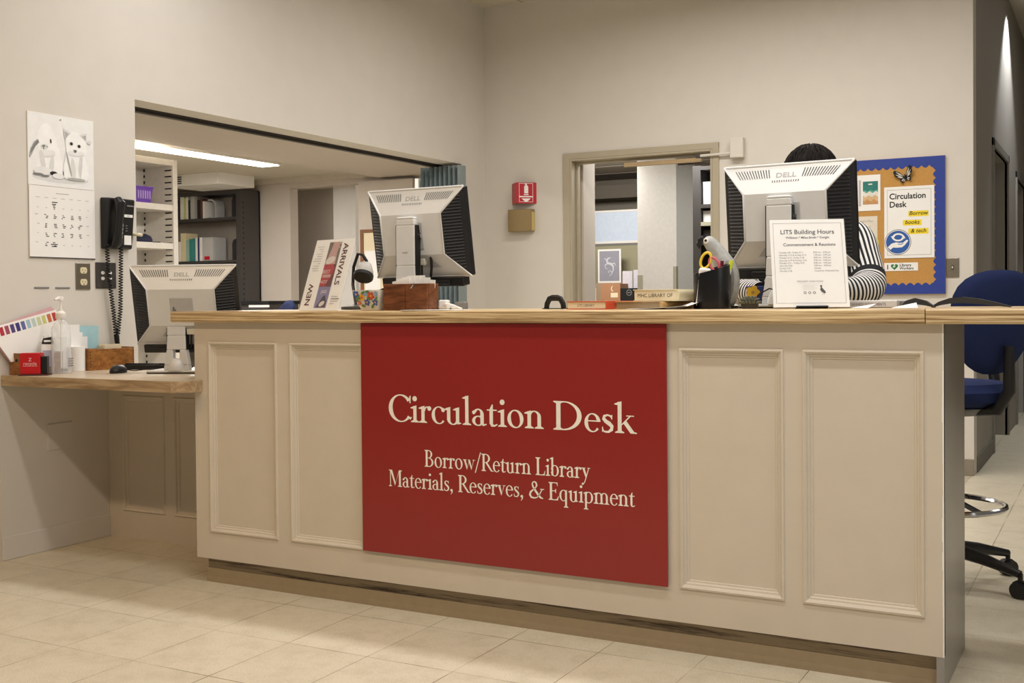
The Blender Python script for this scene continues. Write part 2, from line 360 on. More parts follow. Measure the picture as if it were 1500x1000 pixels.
# ---- work room behind the doorway
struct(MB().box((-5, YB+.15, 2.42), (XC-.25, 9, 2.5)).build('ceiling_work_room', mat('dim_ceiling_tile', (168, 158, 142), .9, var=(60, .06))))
m = MB()
for i in range(6): m.box((-4, 4.8+i*.61, 2.414), (XC-.3, 4.82+i*.61, 2.42))
struct(m.build('trim_7', mat('grid_grey', (140, 130, 118), .7)))
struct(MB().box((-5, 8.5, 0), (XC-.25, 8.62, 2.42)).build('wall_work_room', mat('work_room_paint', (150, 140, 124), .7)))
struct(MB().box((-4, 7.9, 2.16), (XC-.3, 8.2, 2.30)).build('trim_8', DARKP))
struct(MB().box((-4, 8.3, 2.02), (XC-.3, 8.5, 2.16)).build('trim_9', mat('beam_paint', (158, 150, 134), .7)))
COLW = mat('white_column_paint', (226, 222, 214), .6)
c = struct(MB().box((-1.09, 6.0, 0), (-.73, 6.5, 2.42)).build('trim_10', COLW))
m = MB(); m.box((-1.0925, 5.997, 0), (-1.045, 6.0, 1.287)); m.box((-.762, 5.997, 0), (-.727, 6.0, 1.357)); m.box((-.73, 5.997, 0), (-.727, 6.03, 1.357))
m.build('corner_guard', mat('sage_corner_guard', (176, 170, 148), .5), c)

# ================================================================ serif lettering for the red sign
def serif_glyphs():
    G = {}
    xh, S, CS, th = .60, .112, .132, .045
    def arc(cx, cy, rx, ry, a0, a1, tk=S, tn=th, tilt=0, n=22):
        L = []; Rr = []
        for i in range(n+1):
            a = math.radians(a0+(a1-a0)*i/n); w_ = tn+(tk-tn)*abs(math.cos(a-math.radians(tilt)))**1.3
            L.append((cx+(rx-w_)*math.cos(a), cy+(ry-w_*.9)*math.sin(a))); Rr.append((cx+rx*math.cos(a), cy+ry*math.sin(a)))
        return ('strip', L, Rr)
    def P(*p): return ('poly', list(p))
    def ln(pts, wd): return ('line', pts, wd)
    def dot(x, y, r): return ('dot', x, y, r)
    def stem(x, y0, y1, w=S): return P((x-w/2,y0),(x+w/2,y0),(x+w/2,y1),(x-w/2,y1))
    def foot(x, y=0, w=S, s=.085): return P((x-w/2-s,y),(x+w/2+s,y),(x+w/2+s,y+.03),(x+w/2,y+.085),(x-w/2,y+.085),(x-w/2-s,y+.03))
    def top(x, y=1, w=S, s=.085): return P((x-w/2-s,y),(x-w/2-s,y-.03),(x-w/2,y-.085),(x+w/2,y-.085),(x+w/2+s,y-.03),(x+w/2+s,y))
    def flag(x, y, w=S): return P((x+w/2,y+.03),(x-w/2,y-.01),(x-w/2-.095,y-.055),(x-w/2-.095,y-.085),(x-w/2,y-.10),(x+w/2,y-.12))
    G['C'] = (.80, [arc(.46,.5,.43,.52,38,322,.145,.045,8), P((.77,.70),(.81,.70),(.815,.98),(.785,.98),(.76,.90)), P((.74,.14),(.79,.18),(.86,.19),(.80,.08))])
    G['D'] = (.94, [stem(.19,0,1,CS), foot(.19,0,CS,.09), top(.19,1,CS,.09), arc(.36,.5,.53,.50,-90,90,.14,.045,-6), P((.19,0),(.37,0),(.37,.045),(.19,.045)), P((.19,1),(.19,.955),(.37,.955),(.37,1))])
    G['B'] = (.70, [stem(.18,0,1,CS), foot(.18,0,CS,.08), top(.18,1,CS,.08), arc(.30,.755,.27,.245,-90,90,.115,.04), arc(.32,.275,.33,.275,-90,90,.125,.04), P((.18,.955),(.31,.955),(.31,1),(.18,1)), P((.18,.51),(.33,.51),(.33,.55),(.18,.55)), P((.18,0),(.33,0),(.33,.042),(.18,.042))])
    G['R'] = (.76, [stem(.18,0,1,CS), foot(.18,0,CS), top(.18,1,CS), arc(.30,.74,.30,.26,-90,90,.12,.04), P((.18,.955),(.31,.955),(.31,1),(.18,1)), P((.18,.48),(.33,.48),(.33,.52),(.18,.52)), P((.29,.50),(.43,.50),(.74,.05),(.84,.03),(.84,0),(.66,0))])
    G['L'] = (.64, [stem(.18,0,1,CS), foot(.18,0,CS), top(.18,1,CS), P((.18,0),(.60,0),(.64,.26),(.61,.26),(.55,.09),(.44,.045),(.18,.045))])
    G['E'] = (.66, [stem(.18,0,1,CS), foot(.18,0,CS), top(.18,1,CS), P((.18,0),(.60,0),(.65,.24),(.62,.24),(.55,.085),(.44,.045),(.18,.045)), P((.18,1),(.18,.955),(.46,.955),(.54,.92),(.56,.80),(.59,.80),(.585,1)), P((.18,.50),(.18,.545),(.42,.545),(.46,.64),(.49,.64),(.49,.40),(.46,.40),(.42,.50))])
    G['M'] = (1.0, [stem(.17,0,1,.05), foot(.17,0,.05,.09), P((.06,1),(.06,.97),(.16,.93),(.30,1)), P((.15,1),(.29,1),(.55,.22),(.49,.05)), P((.49,.05),(.54,.20),(.82,1),(.78,1)), stem(.84,0,1,CS), foot(.84,0,CS,.085), P((.78,1),(.99,1),(.99,.97),(.90,.92),(.80,.9))])
    G['&'] = (.96, [ln([(.93,.55),(.84,.53),(.78,.40),(.68,.22),(.54,.07),(.36,0.03),(.19,.06),(.10,.20),(.15,.36),(.30,.49),(.46,.62),(.53,.76),(.48,.90),(.38,.96),(.28,.91),(.25,.80),(.30,.66),(.44,.46),(.62,.22),(.76,.08),(.92,.03)], [.05,.05,.05,.05,.06,.075,.11,.12,.11,.07,.07,.10,.10,.07,.06,.09,.10,.12,.13,.11,.04]), P((.74,.53),(.98,.53),(.98,.575),(.74,.575))])
    G['/'] = (.40, [ln([(.02,-.14),(.38,1.06)], .06)])
    G[','] = (.28, [dot(.13,.06,.08), ln([(.18,.07),(.17,-.06),(.07,-.19)], [.07,.06,.02])])
    G['a'] = (.50, [stem(.36,.05,.42,S), arc(.235,.40,.18,.21,0,150,S,.05), dot(.09,.47,.055), arc(.235,.175,.20,.185,60,305,.10,.045), P((.30,.30),(.36,.33),(.36,.385),(.24,.345)), ln([(.36,.10),(.40,.025),(.51,.06)], [.10,.06,.03])])
    G['b'] = (.58, [stem(.15,.03,1.05), flag(.15,1.04), arc(.30,.31,.25,.32,-165,165,.115,.045)])
    G['c'] = (.47, [arc(.28,.305,.25,.325,48,318,.115,.04,10), dot(.42,.50,.06)])
    G['e'] = (.50, [arc(.27,.305,.24,.325,8,320,.11,.04,10), P((.06,.345),(.50,.345),(.50,.385),(.06,.385))])
    G['i'] = (.29, [stem(.16,0,xh), foot(.16), flag(.16,xh), dot(.155,.875,.078)])
    G['k'] = (.58, [stem(.15,0,1.05), foot(.15,0,S,.075), flag(.15,1.04), P((.18,.27),(.22,.27),(.47,.57),(.42,.57)), P((.34,.57),(.56,.57),(.56,.60),(.34,.60)), P((.25,.34),(.34,.42),(.56,.06),(.64,.03),(.64,0),(.46,0))])
    G['l'] = (.29, [stem(.15,0,1.05), foot(.15), flag(.15,1.04)])
    def arch(x0, x1): 
        return [arc((x0+x1)/2, .40, (x1-x0)/2+S/2, .225, 0, 150, S, .045)]
    G['m'] = (.92, [stem(.15,0,xh), foot(.15), flag(.15,xh), stem(.46,0,.42), foot(.46), stem(.77,0,.42), foot(.77)] + arch(.15,.46) + arch(.46,.77))
    G['n'] = (.60, [stem(.15,0,xh), foot(.15), flag(.15,xh), stem(.46,0,.42), foot(.46)] + arch(.15,.46))
    G['o'] = (.57, [arc(.285,.305,.255,.325,0,360,.118,.042,14,34)])
    G['p'] = (.60, [stem(.15,-.36,xh), foot(.15,-.36), flag(.15,xh), arc(.31,.305,.26,.32,-160,160,.115,.042)])
    G['q'] = (.58, [stem(.43,-.36,.60), foot(.43,-.36), P((.43,.55),(.486,.64),(.486,.5)), arc(.28,.305,.25,.32,25,335,.115,.042)])
    G['r'] = (.42, [stem(.15,0,xh), foot(.15), flag(.15,xh), arc(.30,.38,.15,.23,50,165,.07,.05), dot(.37,.535,.068)])
    G['s'] = (.41, [ln([(.335,.47),(.30,.555),(.21,.59),(.115,.55),(.10,.46),(.16,.375),(.26,.30),(.335,.21),(.325,.10),(.235,.02),(.13,.02),(.075,.07),(.06,.16)], [.03,.05,.045,.075,.10,.105,.115,.105,.095,.06,.045,.045,.03]), P((.32,.44),(.345,.44),(.35,.60),(.32,.59)), P((.05,.02),(.075,.0),(.075,.19),(.05,.19))])
    G['t'] = (.36, [stem(.16,.08,.60), P((.105,.58),(.216,.58),(.216,.78),(.185,.78),(.11,.62)), P((.02,.555),(.34,.555),(.34,.60),(.02,.60)), ln([(.16,.12),(.19,.03),(.27,.02),(.36,.08)], [.11,.085,.05,.03])])
    G['u'] = (.60, [stem(.14,.16,xh), flag(.14,xh), stem(.44,.02,xh), flag(.44,xh), P((.44,0),(.56,.03),(.56,.06),(.44,.10)), arc(.29,.20,.15+S/2,.225,180,325,S,.045)])
    G['w'] = (.80, [P((.04,.6),(.18,.6),(.31,.14),(.26,0)), P((.26,0),(.30,.13),(.44,.56),(.40,.56)), P((.34,.6),(.46,.6),(.60,.14),(.555,0)), P((.555,0),(.60,.13),(.74,.6),(.70,.6)), P((0,.6),(.24,.6),(.24,.57),(0,.57)), P((.64,.6),(.82,.6),(.82,.57),(.64,.57))])
    G['v'] = (.52, [P((.05,.6),(.19,.6),(.32,.14),(.265,0)), P((.265,0),(.31,.13),(.47,.6),(.43,.6)), P((0,.6),(.25,.6),(.25,.57),(0,.57)), P((.36,.6),(.54,.6),(.54,.57),(.36,.57))])
    G['y'] = (.52, [P((.05,.6),(.19,.6),(.33,.14),(.275,0)), ln([(.45,.6),(.30,.10),(.20,-.20),(.10,-.32)], [.045,.05,.05,.04]), dot(.08,-.30,.06), P((0,.6),(.25,.6),(.25,.57),(0,.57)), P((.36,.6),(.54,.6),(.54,.57),(.36,.57))])
    return G
GL = serif_glyphs()
def serif_text(mb, s, x0, x1, base, cap, z=0):
    tot = sum(.26 if ch == ' ' else GL[ch][0] for ch in s); k = (x1-x0)/tot; x = x0; j = 0
    for ch in s:
        if ch == ' ': x += .26*k; continue
        adv, prims = GL[ch]
        T = lambda p: (x+p[0]*k, base+p[1]*cap)
        for pr in prims:
            zz = z + (j % 7)*.00002; j += 1
            if pr[0] == 'poly': mb.poly([T(p) for p in pr[1]], zz)
            elif pr[0] == 'strip': mb.strip([T(p) for p in pr[1]], [T(p) for p in pr[2]], zz)
            elif pr[0] == 'line':
                wd = [w_*k for w_ in pr[2]] if isinstance(pr[2], list) else pr[2]*k
                mb.line2([T(p) for p in pr[1]], wd, zz)
            else: mb.disc(x+pr[1]*k, base+pr[2]*cap, pr[3]*k, None, zz, 18)
        x += adv*k

# ================================================================ circulation counter
L0 = Vector((.87, .23, 0))
T0 = Matrix.Translation(-L0)
ctr = thing('service_counter', 'long cream panelled service counter carrying the red sign', 'counter', L0)
CX0, CX1, CZ0, CZ1 = -.489, 2.227, .098, 1.0035
recs = [(-.410, -.090), (-.016, .300), (1.482, 1.786), (1.854, 2.170)]; RZ0, RZ1 = .208, .922
m = MB(T0)
m.box((CX0, .0, CZ0), (CX1, .02, RZ0)); m.box((CX0, .0, RZ1), (CX1, .02, CZ1))
xs = [CX0] + [q for r in recs for q in r] + [CX1]
for i in range(0, len(xs), 2): m.box((xs[i], 0, RZ0), (xs[i+1], .02, RZ1))
m.box((CX0, .0125, CZ0), (CX1, .022, CZ1))
m.build('front_panel', CPAINT, ctr)
for a, b in recs:
    q = MB(T0); q.frame_profile(a, b, RZ0, RZ1, [(-.008, .0), (-.006, -.005), (-.001, -.006), (.004, -.002), (.006, .003), (.011, .004), (.014, .009), (.019, .0095), (.021, .013)])
    q.build('panel_moulding', CPAINT, ctr)
MB(T0).box((CX0, .022, CZ0), (CX0+.02, .457, CZ1)).build('side_panel', CPAINT, ctr)
END_SHADE = mat('counter_end_shade_tone', (150, 146, 140), .30, var=(6, .06))  # same counter paint, greyed and darkened for the weak light on this end
MB(T0).box((CX1-.02, .0005, .0), (CX1, .457, CZ1)).build('side_panel', END_SHADE, ctr)
MB(T0).box((CX0+.02, .43, CZ0), (CX1-.02, .457, CZ1)).build('back_panel', CPAINT, ctr)
e = MB(T0); zz = CZ0
while zz < CZ1-.02:
    h = rnd.uniform(.02, .09); e.box((CX1-.0025-rnd.uniform(0, .0025), -.0006, zz), (CX1+.0006, .003, min(zz+h, CZ1))); zz += h
e.build('chipped_edge', PAPER, ctr)
m = MB(T0); m.box((CX0+.022, .038, 0), (CX1-.02, .06, .0985)); m.box((CX0+.022, .06, 0), (CX0+.04, .43, .0985))
m.build('toe_kick', scuffed('scuffed_kick', (160, 142, 116), (70, 54, 40)), ctr)
m = MB(T0)
prof = [(.0, .0), (-.010, .0), (-.008, .012), (-.004, .022), (-.002, .052), (0, .054)]
vs = []; 
for xx in (CX0+.022, CX1-.018): vs += [(xx, .038+p[0], p[1]) for p in prof]
n = len(prof); m.add(vs, [(i, i+1, n+i+1, n+i) for i in range(n-1)] + [tuple(range(n)), tuple(range(2*n-1, n-1, -1))])
m.build('cove_base', mat('tan_cove_base', (168, 150, 122), .5, var=(30, .05)), ctr)

def edge_mb(T, x0, x1, pts):
    """extrude a (y, z) outline along x"""
    n = len(pts)
    return MB(T).add([(x0, p[0], p[1]) for p in pts] + [(x1, p[0], p[1]) for p in pts],
                     [tuple(range(n)), tuple(range(2*n-1, n-1, -1))] + [(i, n+i, n+(i+1) % n, (i+1) % n) for i in range(n)])
def make_top(name, label, x0, x1, endcap=False):
    y0, y1, z0, z1 = -.034, .60, 1.0035, 1.045
    L = Vector(((x0+x1)/2, (y0+y1)/2, z0)); T = Matrix.Translation(-L)
    r = thing(name, label, 'countertop', L)
    MB(T).box((x0+(.016 if endcap else 0), y0+.02, z0+.0001), (x1, y1, z1)).build('top_surface', OAKTOP, r)
    edge_mb(T, x0, x1, [(y0+.005, z0), (y0+.02, z0), (y0+.02, z1+.0003), (y0+.004, z1+.0003), (y0, z1-.005), (y0, z0+.006)]).build('oak_edging', OAK, r)
    if endcap: MB(T).box((x0, y0+.02, z0), (x0+.016, y1, z1)).build('oak_edging', OAK, r)
    return r
make_top('countertop', 'long oak-edged countertop lying on the cream counter, left of the seam', -.578, 2.184, True)
flap = make_top('countertop', 'oak-edged countertop length right of the seam, running out of the photo', 2.1865, 3.15)
Lf = Vector((2.1865/2+3.15/2, .283, 1.0035))
MB(Matrix.Translation(-Lf)).box((3.09, .02, 0), (3.13, .58, 1.0035)).build('support_panel', CPAINT, flap)

# ---- the red sign
sg = thing('red_sign', 'large red board lettered Circulation Desk, fixed to the counter front', 'sign', (.873, -.0078, .203), FB)
MB().box((-.567, 0, 0), (.567, .799, .005)).build('board', RED, sg, bevel=.0012)
for s_, a, b, base, cap in (('Circulation Desk', .419, 1.336, .664, .092), ('Borrow/Return Library', .566, 1.184, .515, .057), ('Materials, Reserves, & Equipment', .417, 1.335, .4385, .057)):
    q = MB(); serif_text(q, s_, a-.873, b-.873, base-.203, cap, .0054)
    plab(q.build('lettering', VINYL, sg), 'white serif lettering reading ' + s_)

# ================================================================ lower side desk
L1 = Vector((-1.0, .2, .74)); T1 = Matrix.Translation(-L1)
dk = thing('side_desk', 'low pale wood desk top built in between left wall and counter', 'desk', L1)
out = [(XW+.001, -.098), (-.515, -.098), (-.455, -.062), (-.455, -.002), (CX0-.001, -.001), (CX0-.001, .66), (XW+.001, .66)]
m = MB(T1); m.prism([(x, y) for x, y in out], .744, .78); m.build('desk_top', mat('pale_desk_laminate', (206, 190, 166), .32, var=(4, .04)), dk)
m = MB(T1)
fr = [(XW+.001, -.102), (-.514, -.102), (-.450, -.064), (-.450, -.002)]; inn = [(XW+.001, -.090), (-.52, -.090), (-.462, -.056), (-.462, -.002)]
vs = [(x, y, .738) for x, y in fr] + [(x, y, .7803) for x, y in fr] + [(x, y, .738) for x, y in inn] + [(x, y, .7803) for x, y in inn]
fs = []
for i in range(3): fs += [(i, i+1, 5+i, 4+i), (8+i, 9+i, i+1, i), (4+i, 5+i, 13+i, 12+i), (12+i, 13+i, 9+i, 8+i)]
fs += [(3, 7, 15, 11), (0, 8, 12, 4)]
m.add(vs, fs); m.build('wood_edging', OAK2, dk)
cab = thing('kneehole_partition', 'cream panelled kneehole back standing under the low desk', 'partition', (-1.0, .464, 0))
Tc = Matrix.Translation(-Vector((-1.0, .464, 0)))
m = MB(Tc); rr = [(-1.385, -1.135), (-1.065, -.79)]
m.box((XW+.001, .464, 0), (CX0-.001, .48, .133)); m.box((XW+.001, .464, .65), (CX0-.001, .48, .738))
xs = [XW+.001, rr[0][0], rr[0][1], rr[1][0], rr[1][1], CX0-.001]
for i in range(0, 6, 2): m.box((xs[i], .464, .133), (xs[i+1], .48, .65))
m.box((XW+.001, .475, 0), (CX0-.001, .488, .738)); m.build('front_panel', CPAINT, cab)
for a, b in rr:
    MB(Tc).frame_profile(a, b, .133, .65, [(-.008, .464), (-.004, .458), (.004, .460), (.008, .467), (.016, .469), (.02, .475)]).build('panel_moulding', CPAINT, cab)
# ================================================================ left wall: calendar, telephone, plates
cal = thing('wall_calendar', 'white wall calendar with a rabbit and kitten photo, hanging above the outlets', 'calendar', (XW+.001, .045, 1.28), FL)
m = MB(); W_, H_ = .352, .315
m.cur = 0; m.box((0, H_, 0), (W_, 2*H_, .004))
FUR = [mat('fur_%d' % i, (v, v, v-2), .85, spec=.1, var=(26, .05)) for i, v in enumerate((240, 247, 236, 222, 178, 132, 52))]
z = .0042
def pd(x, y, rx, ry, k, rot=0, n=26):
    global z
    m.disc(x, y, rx, ry, z, n, k+1, 0, rot); z += .00012
m.rect(.004, H_+.004, W_-.004, 2*H_-.004, z, 1); z += .0001
pd(.17, .352, .15, .020, 3)                                            # ground shade
m.poly([(.05,.36),(.045,.40),(.060,.44),(.055,.475),(.048,.51),(.052,.545),(.070,.578),(.095,.590),(.118,.580),(.138,.550),(.148,.515),(.165,.47),(.182,.42),(.188,.37),(.165,.352),(.10,.35)], z, 2); z += .0001
m.poly([(.052,.515),(.030,.50),(.012,.468),(.004,.435),(.010,.428),(.024,.452),(.040,.482),(.060,.50)], z, 5); z += .0001
m.poly([(.052,.512),(.034,.495),(.018,.470),(.010,.445),(.020,.455),(.036,.478),(.056,.500)], z, 6); z += .0001
pd(.10, .45, .040, .012, 3, .1); pd(.10, .46, .042, .013, 2, .1); pd(.12, .40, .012, .05, 3, -.15); pd(.075, .42, .012, .05, 3, .2); pd(.118, .512, .0048, .0105, 5, .1); pd(.118, .512, .0032, .0085, 7, .1)
pd(.084, .484, .020, .012, 3, .1); pd(.080, .487, .009, .0045, 5, .2); pd(.080, .478, .002, .006, 6); pd(.098, .486, .006, .003, 4, -.3)
pd(.075, .375, .05, .018, 4); pd(.075, .379, .048, .018, 2); pd(.05, .362, .028, .006, 5); pd(.085, .357, .022, .005, 5)
pd(.13, .372, .020, .009, 6); pd(.155, .358, .032, .008, 4); pd(.155, .362, .031, .012, 2); pd(.188, .375, .008, .014, 6, .3)
m.poly([(.185,.36),(.182,.40),(.190,.44),(.200,.475),(.195,.51),(.198,.545),(.222,.565),(.255,.568),(.290,.558),(.308,.530),(.310,.495),(.300,.46),(.312,.42),(.322,.375),(.305,.352),(.24,.348),(.20,.352)], z, 2); z += .0001
m.poly([(.192,.528),(.184,.578),(.226,.560)], z, 4); m.poly([(.196,.532),(.190,.566),(.214,.556)], z+.0001, 5)
m.poly([(.268,.556),(.312,.570),(.310,.528)], z, 4); m.poly([(.284,.552),(.308,.560),(.306,.536)], z+.0001, 5); z += .0002
pd(.253, .466, .045, .010, 3, .05); pd(.252, .474, .050, .010, 2, .05); pd(.235, .40, .012, .05, 3, .1); pd(.275, .42, .010, .05, 3, -.1); pd(.226, .513, .0120, .0088, 3); pd(.268, .506, .0120, .0088, 3)
pd(.226, .513, .0078, .0072, 7); pd(.268, .506, .0078, .0072, 7)
pd(.246, .484, .010, .005, 5); pd(.246, .478, .006, .0025, 6)
pd(.212, .42, .004, .055, 4, .25); pd(.278, .40, .003, .045, 3, -.1); pd(.250, .356, .05, .006, 4); pd(.326, .53, .012, .008, 3)
plab(m.build('photo_page', [PAPER]+FUR, cal), 'grey-white photograph of a rabbit and a kitten')
m = MB(); m.box((.002, 0, .002), (W_, H_-.002, .006)); z = .0063
m.rect(.0, 0, W_, .004, z, 2)
for c_ in range(7):
    m.rect(.035+c_*.044, .262, .055+c_*.044, .2645, z, 1)
m.rect(.14, .283, .21, .2865, z, 1)
r2 = random.Random(3)
for r_ in range(5):
    for c_ in range(7):
        x, y = .030+c_*.045, .218-r_*.0405
        if (r_ == 0 and c_ != 2) or (r_ == 4 and c_ > 2) or r_ == 5: 
            m.rect(x+.01, y, x+.018, y+.003, z, 1); continue
        k = 2 if c_ not in (0, 6) else 1
        for q in range(3 if c_ not in (0, 6) else 1):
            x_ = x+r2.uniform(0, .012); m.rect(x_, y+.010-q*.007, x_+r2.uniform(.006, .016), y+.0135-q*.007, z, k)
for x, y, w_ in ((.118, .243, .03), (.118, .234, .022), (.11, .058, .036), (.114, .049, .028)): m.rect(x, y, x+w_, y+.004, z, 2)
m.build('month_page', [PAPER, LINK, INK], cal)
MB().cyl((.17, .612, .0), (.17, .612, .008), .003, n=10).build('hook', STEEL, cal)

ph = thing('wall_telephone', 'black push-button wall telephone with coiled cords beside the opening', 'telephone', (XW, .432, 1.33), FL)
m = MB(); w_, h_ = .168, .238
m.add([(0,0,0),(w_,0,0),(w_,h_,0),(0,h_,0),(.004,.004,.035),(w_-.004,.004,.03),(w_-.004,h_-.004,.052),(.004,h_-.004,.062)], [(3,2,1,0),(4,5,6,7),(0,1,5,4),(1,2,6,5),(2,3,7,6),(3,0,4,7)])
m.build('phone_body', BLACK, ph, bevel=.007, segs=3)
hs = MB(); hs.tube([(.040, .012, .05), (.040, .03, .066), (.040, .08, .074), (.040, .16, .086), (.040, .21, .088), (.040, .228, .072)], [.022, .026, .019, .019, .027, .021], 14, sy=.8)
hs.build('handset', BLACK, ph, smooth=True)
k = MB()
for r_ in range(4): 
    for c_ in range(1): k.box((.073, .105-r_*.018, .045-r_*.001), (.088, .118-r_*.018, .056-r_*.002))
k.build('buttons', mat('button_grey', (150, 152, 150), .5), ph)
k = MB(); k.box((.108, .022, .0345), (.150, .066, .0385), 0)
plab(k.build('label_card', PAPER, ph), 'small white paper label')
k = MB(); k.box((.100, .150, .046), (.150, .163, .0495)); k.text('EXT', .010, .125, .152, .050, m=1)
plab(k.build('number_strip', [PAPER, GINK], ph), 'white number strip')
for q in range(3): MB().box((.112, .085+q*.012, .0425), (.122, .089+q*.012, .0445)).build('indicator', GREY, ph)
MB().box((.112, .2, .052), (.150, .206, .056)).build('hook_switch', GREY, ph)
def coil(path, rad, pitch, thick, n=6):
    pts = []; P = [Vector(p) for p in path]; Ls = [0]
    for i in range(1, len(P)): Ls.append(Ls[-1]+(P[i]-P[i-1]).length)
    tot = Ls[-1]; st = int(tot/pitch*8)
    for q in range(st+1):
        d = tot*q/st; i = max(j for j in range(len(Ls)) if Ls[j] <= d+1e-9); i = min(i, len(P)-2)
        p = P[i].lerp(P[i+1], (d-Ls[i])/(Ls[i+1]-Ls[i])); a = 2*PI*q/8
        pts.append(p+Vector((rad*math.cos(a), 0, rad*math.sin(a))))
    return MB().tube(pts, thick, n)
coil([(.012, .02, .03), (.018, -.10, .03), (.045, -.28, .028), (.062, -.40, .026)], .0085, .0125, .0028, 5).build('coiled_cord', MATTE, ph, smooth=True)
coil([(.095, .01, .03), (.092, -.10, .03), (.088, -.28, .028), (.070, -.40, .028)], .0085, .0125, .0028, 5).build('coiled_cord', MATTE, ph, smooth=True)
MB().tube([(.064, -.40, .026), (.075, -.46, .022), (.095, -.50, .02), (.098, -.545, .018)], [.012, .010, .008, .005], 8).build('cord_lead', MATTE, ph, smooth=True)

pg = thing('wall_peg', 'small cream peg sticking out of the wall right of the telephone', 'peg', (XW, .622, 1.405), FL)
MB().tube([(0, 0, 0), (0, 0, .02), (.006, -.001, .03), (.030, -.002, .032)], [.010, .008, .007, .008], 10).build('peg_body', IVORY, pg, smooth=True)

def plate(name, label, cat, y, z, w_, h_, mt):
    p = thing(name, label, cat, (XW, y, z), FL)
    MB().box((0, 0, 0), (w_, h_, .006)).build('cover_plate', mt, p, bevel=.003); return p
o = plate('wall_outlet', 'steel double power outlet on the wall below the calendar', 'outlet', .289, 1.142, .080, .121, STEEL)
for yy in (.034, .087):
    m = MB(); m.prism([(.040+.019*math.cos(a)*1.0, yy+max(-.014, min(.014, .019*math.sin(a)))) for a in [2*PI*i/20 for i in range(20)]], .004, .009)
    r_ = m.build('socket', IVORY, o)
    q = MB()
    for dx, hh in ((-.007, .010), (.007, .008)): q.rect(.040+dx-.0012, yy-.003, .040+dx+.0012, yy-.003+hh, .0093)
    q.disc(.040, yy-.009, .0028, z=.0093); q.build('slots', INK, r_)
o = plate('data_outlet', 'dark grey plate with four white data ports behind the phone cords', 'outlet', .400, 1.148, .118, .120, DGREY)
for px_ in (.038, .080):
    for py_ in (.046, .072):
        m = MB(); m.disc(px_, py_, .010, .008, .0065); m.prism([(px_+.010*math.cos(a), py_+.008*math.sin(a)) for a in [2*PI*i/14 for i in range(14)]], .005, .009)
        m.build('port', WHITE, o)
st = None
for i, y in enumerate((.070, .180)):
    tag(MB().box((0, 0, 0), (.076, .007, .004)).build('wall_strip', GREY, None, (XW, y, 1.146), FL, bevel=.001),
        ('thin grey strip on the wall, left of the power outlet, the farther one from it', 'thin grey strip on the wall just left of the power outlet')[i], 'strip', 'grey strips on the wall')
ap = thing('access_plate', 'square blank plate painted cream on the wall under the low desk', 'plate', (XW, .125, .437), FL)
MB().box((0, 0, 0), (.132, .115, .006)).build('cover_plate', PAINT, ap, bevel=.002)
for q in (.02, .095): MB().cyl((.066, q, .005), (.066, q, .0075), .004, n=10).build('screw', PAINT, ap)

# ================================================================ things on the low desk (top at z = .78)
DZ = .7805
def desk_thing(name, label, cat, x, y, rz=0, group=None): return thing(name, label, cat, (x, y, DZ), (0, 0, rz), group)
JOINT = mat('joint_brown', (96, 58, 26), .5)
def card_box(t, l, w_, h_, wd, mt):
    m = MB(); m.box((0, 0, 0), (w_, l, .008)); m.build('bottom', mt, t)
    for a, b in (((0, 0, .008), (w_, wd, h_)), ((0, l-wd, .008), (w_, l, h_))): 
        m = MB(); m.box(a, b); q = .012
        while q < h_-.01: m.box((w_-.0005, a[1]+.0005, q), (w_+.0006, b[1]-.0005, q+.006), 1); q += .013
        m.build('end_panel', [mt, JOINT], t)
    for a, b in (((0, wd, .008), (wd, l-wd, h_*.96)), ((w_-wd, wd, .008), (w_, l-wd, h_*.96))): MB().box(a, b).build('side_panel', mt, t, bevel=.0015)
b1 = desk_thing('card_tray', 'wooden card tray at the left edge of the photo, beside the red packet', 'tray', -1.478, -.062, .0)
card_box(b1, .20, .085, .092, .007, BOXW)
hh = MB(); hh.cyl((.0425, -.0006, .062), (.0425, -.0002, .062), .007, n=18); plab(hh.build('finger_hole', MATTE, b1), 'dark round finger hole')
b2 = desk_thing('card_tray', 'golden wooden card tray against the wall under the phone cords', 'tray', -1.475, .285, -.10)
card_box(b2, .235, .090, .098, .007, BOXW)
# papers filed in the two trays
t = desk_thing('paper_stack', 'cream index papers standing in the tray under the phone cords', 'papers', -1.47, .42, -.10)
m = MB(); 
for i in range(5): m.box((.014+i*.012, -.035, .012), (.019+i*.012, .055, .108+.004*(i % 2)))
m.build('cards', PAPER2, t)
t = desk_thing('blue_card', 'pale blue card standing upright behind the golden tray', 'card', -1.476, .27, 0)
MB().add([(.003,0,.01),(.003,.128,.01),(.003,.132,.196),(.003,0,.200),(.006,0,.01),(.006,.128,.01),(.006,.132,.196),(.006,0,.200)], [(0,1,2,3),(7,6,5,4),(0,4,5,1),(1,5,6,2),(2,6,7,3),(3,7,4,0)]).build('card_sheet', mat('pale_blue_card', (168, 208, 216), .7), t)
t = desk_thing('envelope', 'white envelopes leaning between the bottle and the blue card', 'envelopes', -1.474, .20, 0)
m = MB()
for i, (a, b, h) in enumerate(((.0, .13, .150), (.01, .10, .17), (-.04, .08, .205))): m.box((.012+i*.004, a, .012), (.0135+i*.004, b, h))
m.build('sheets', PAPER, t)
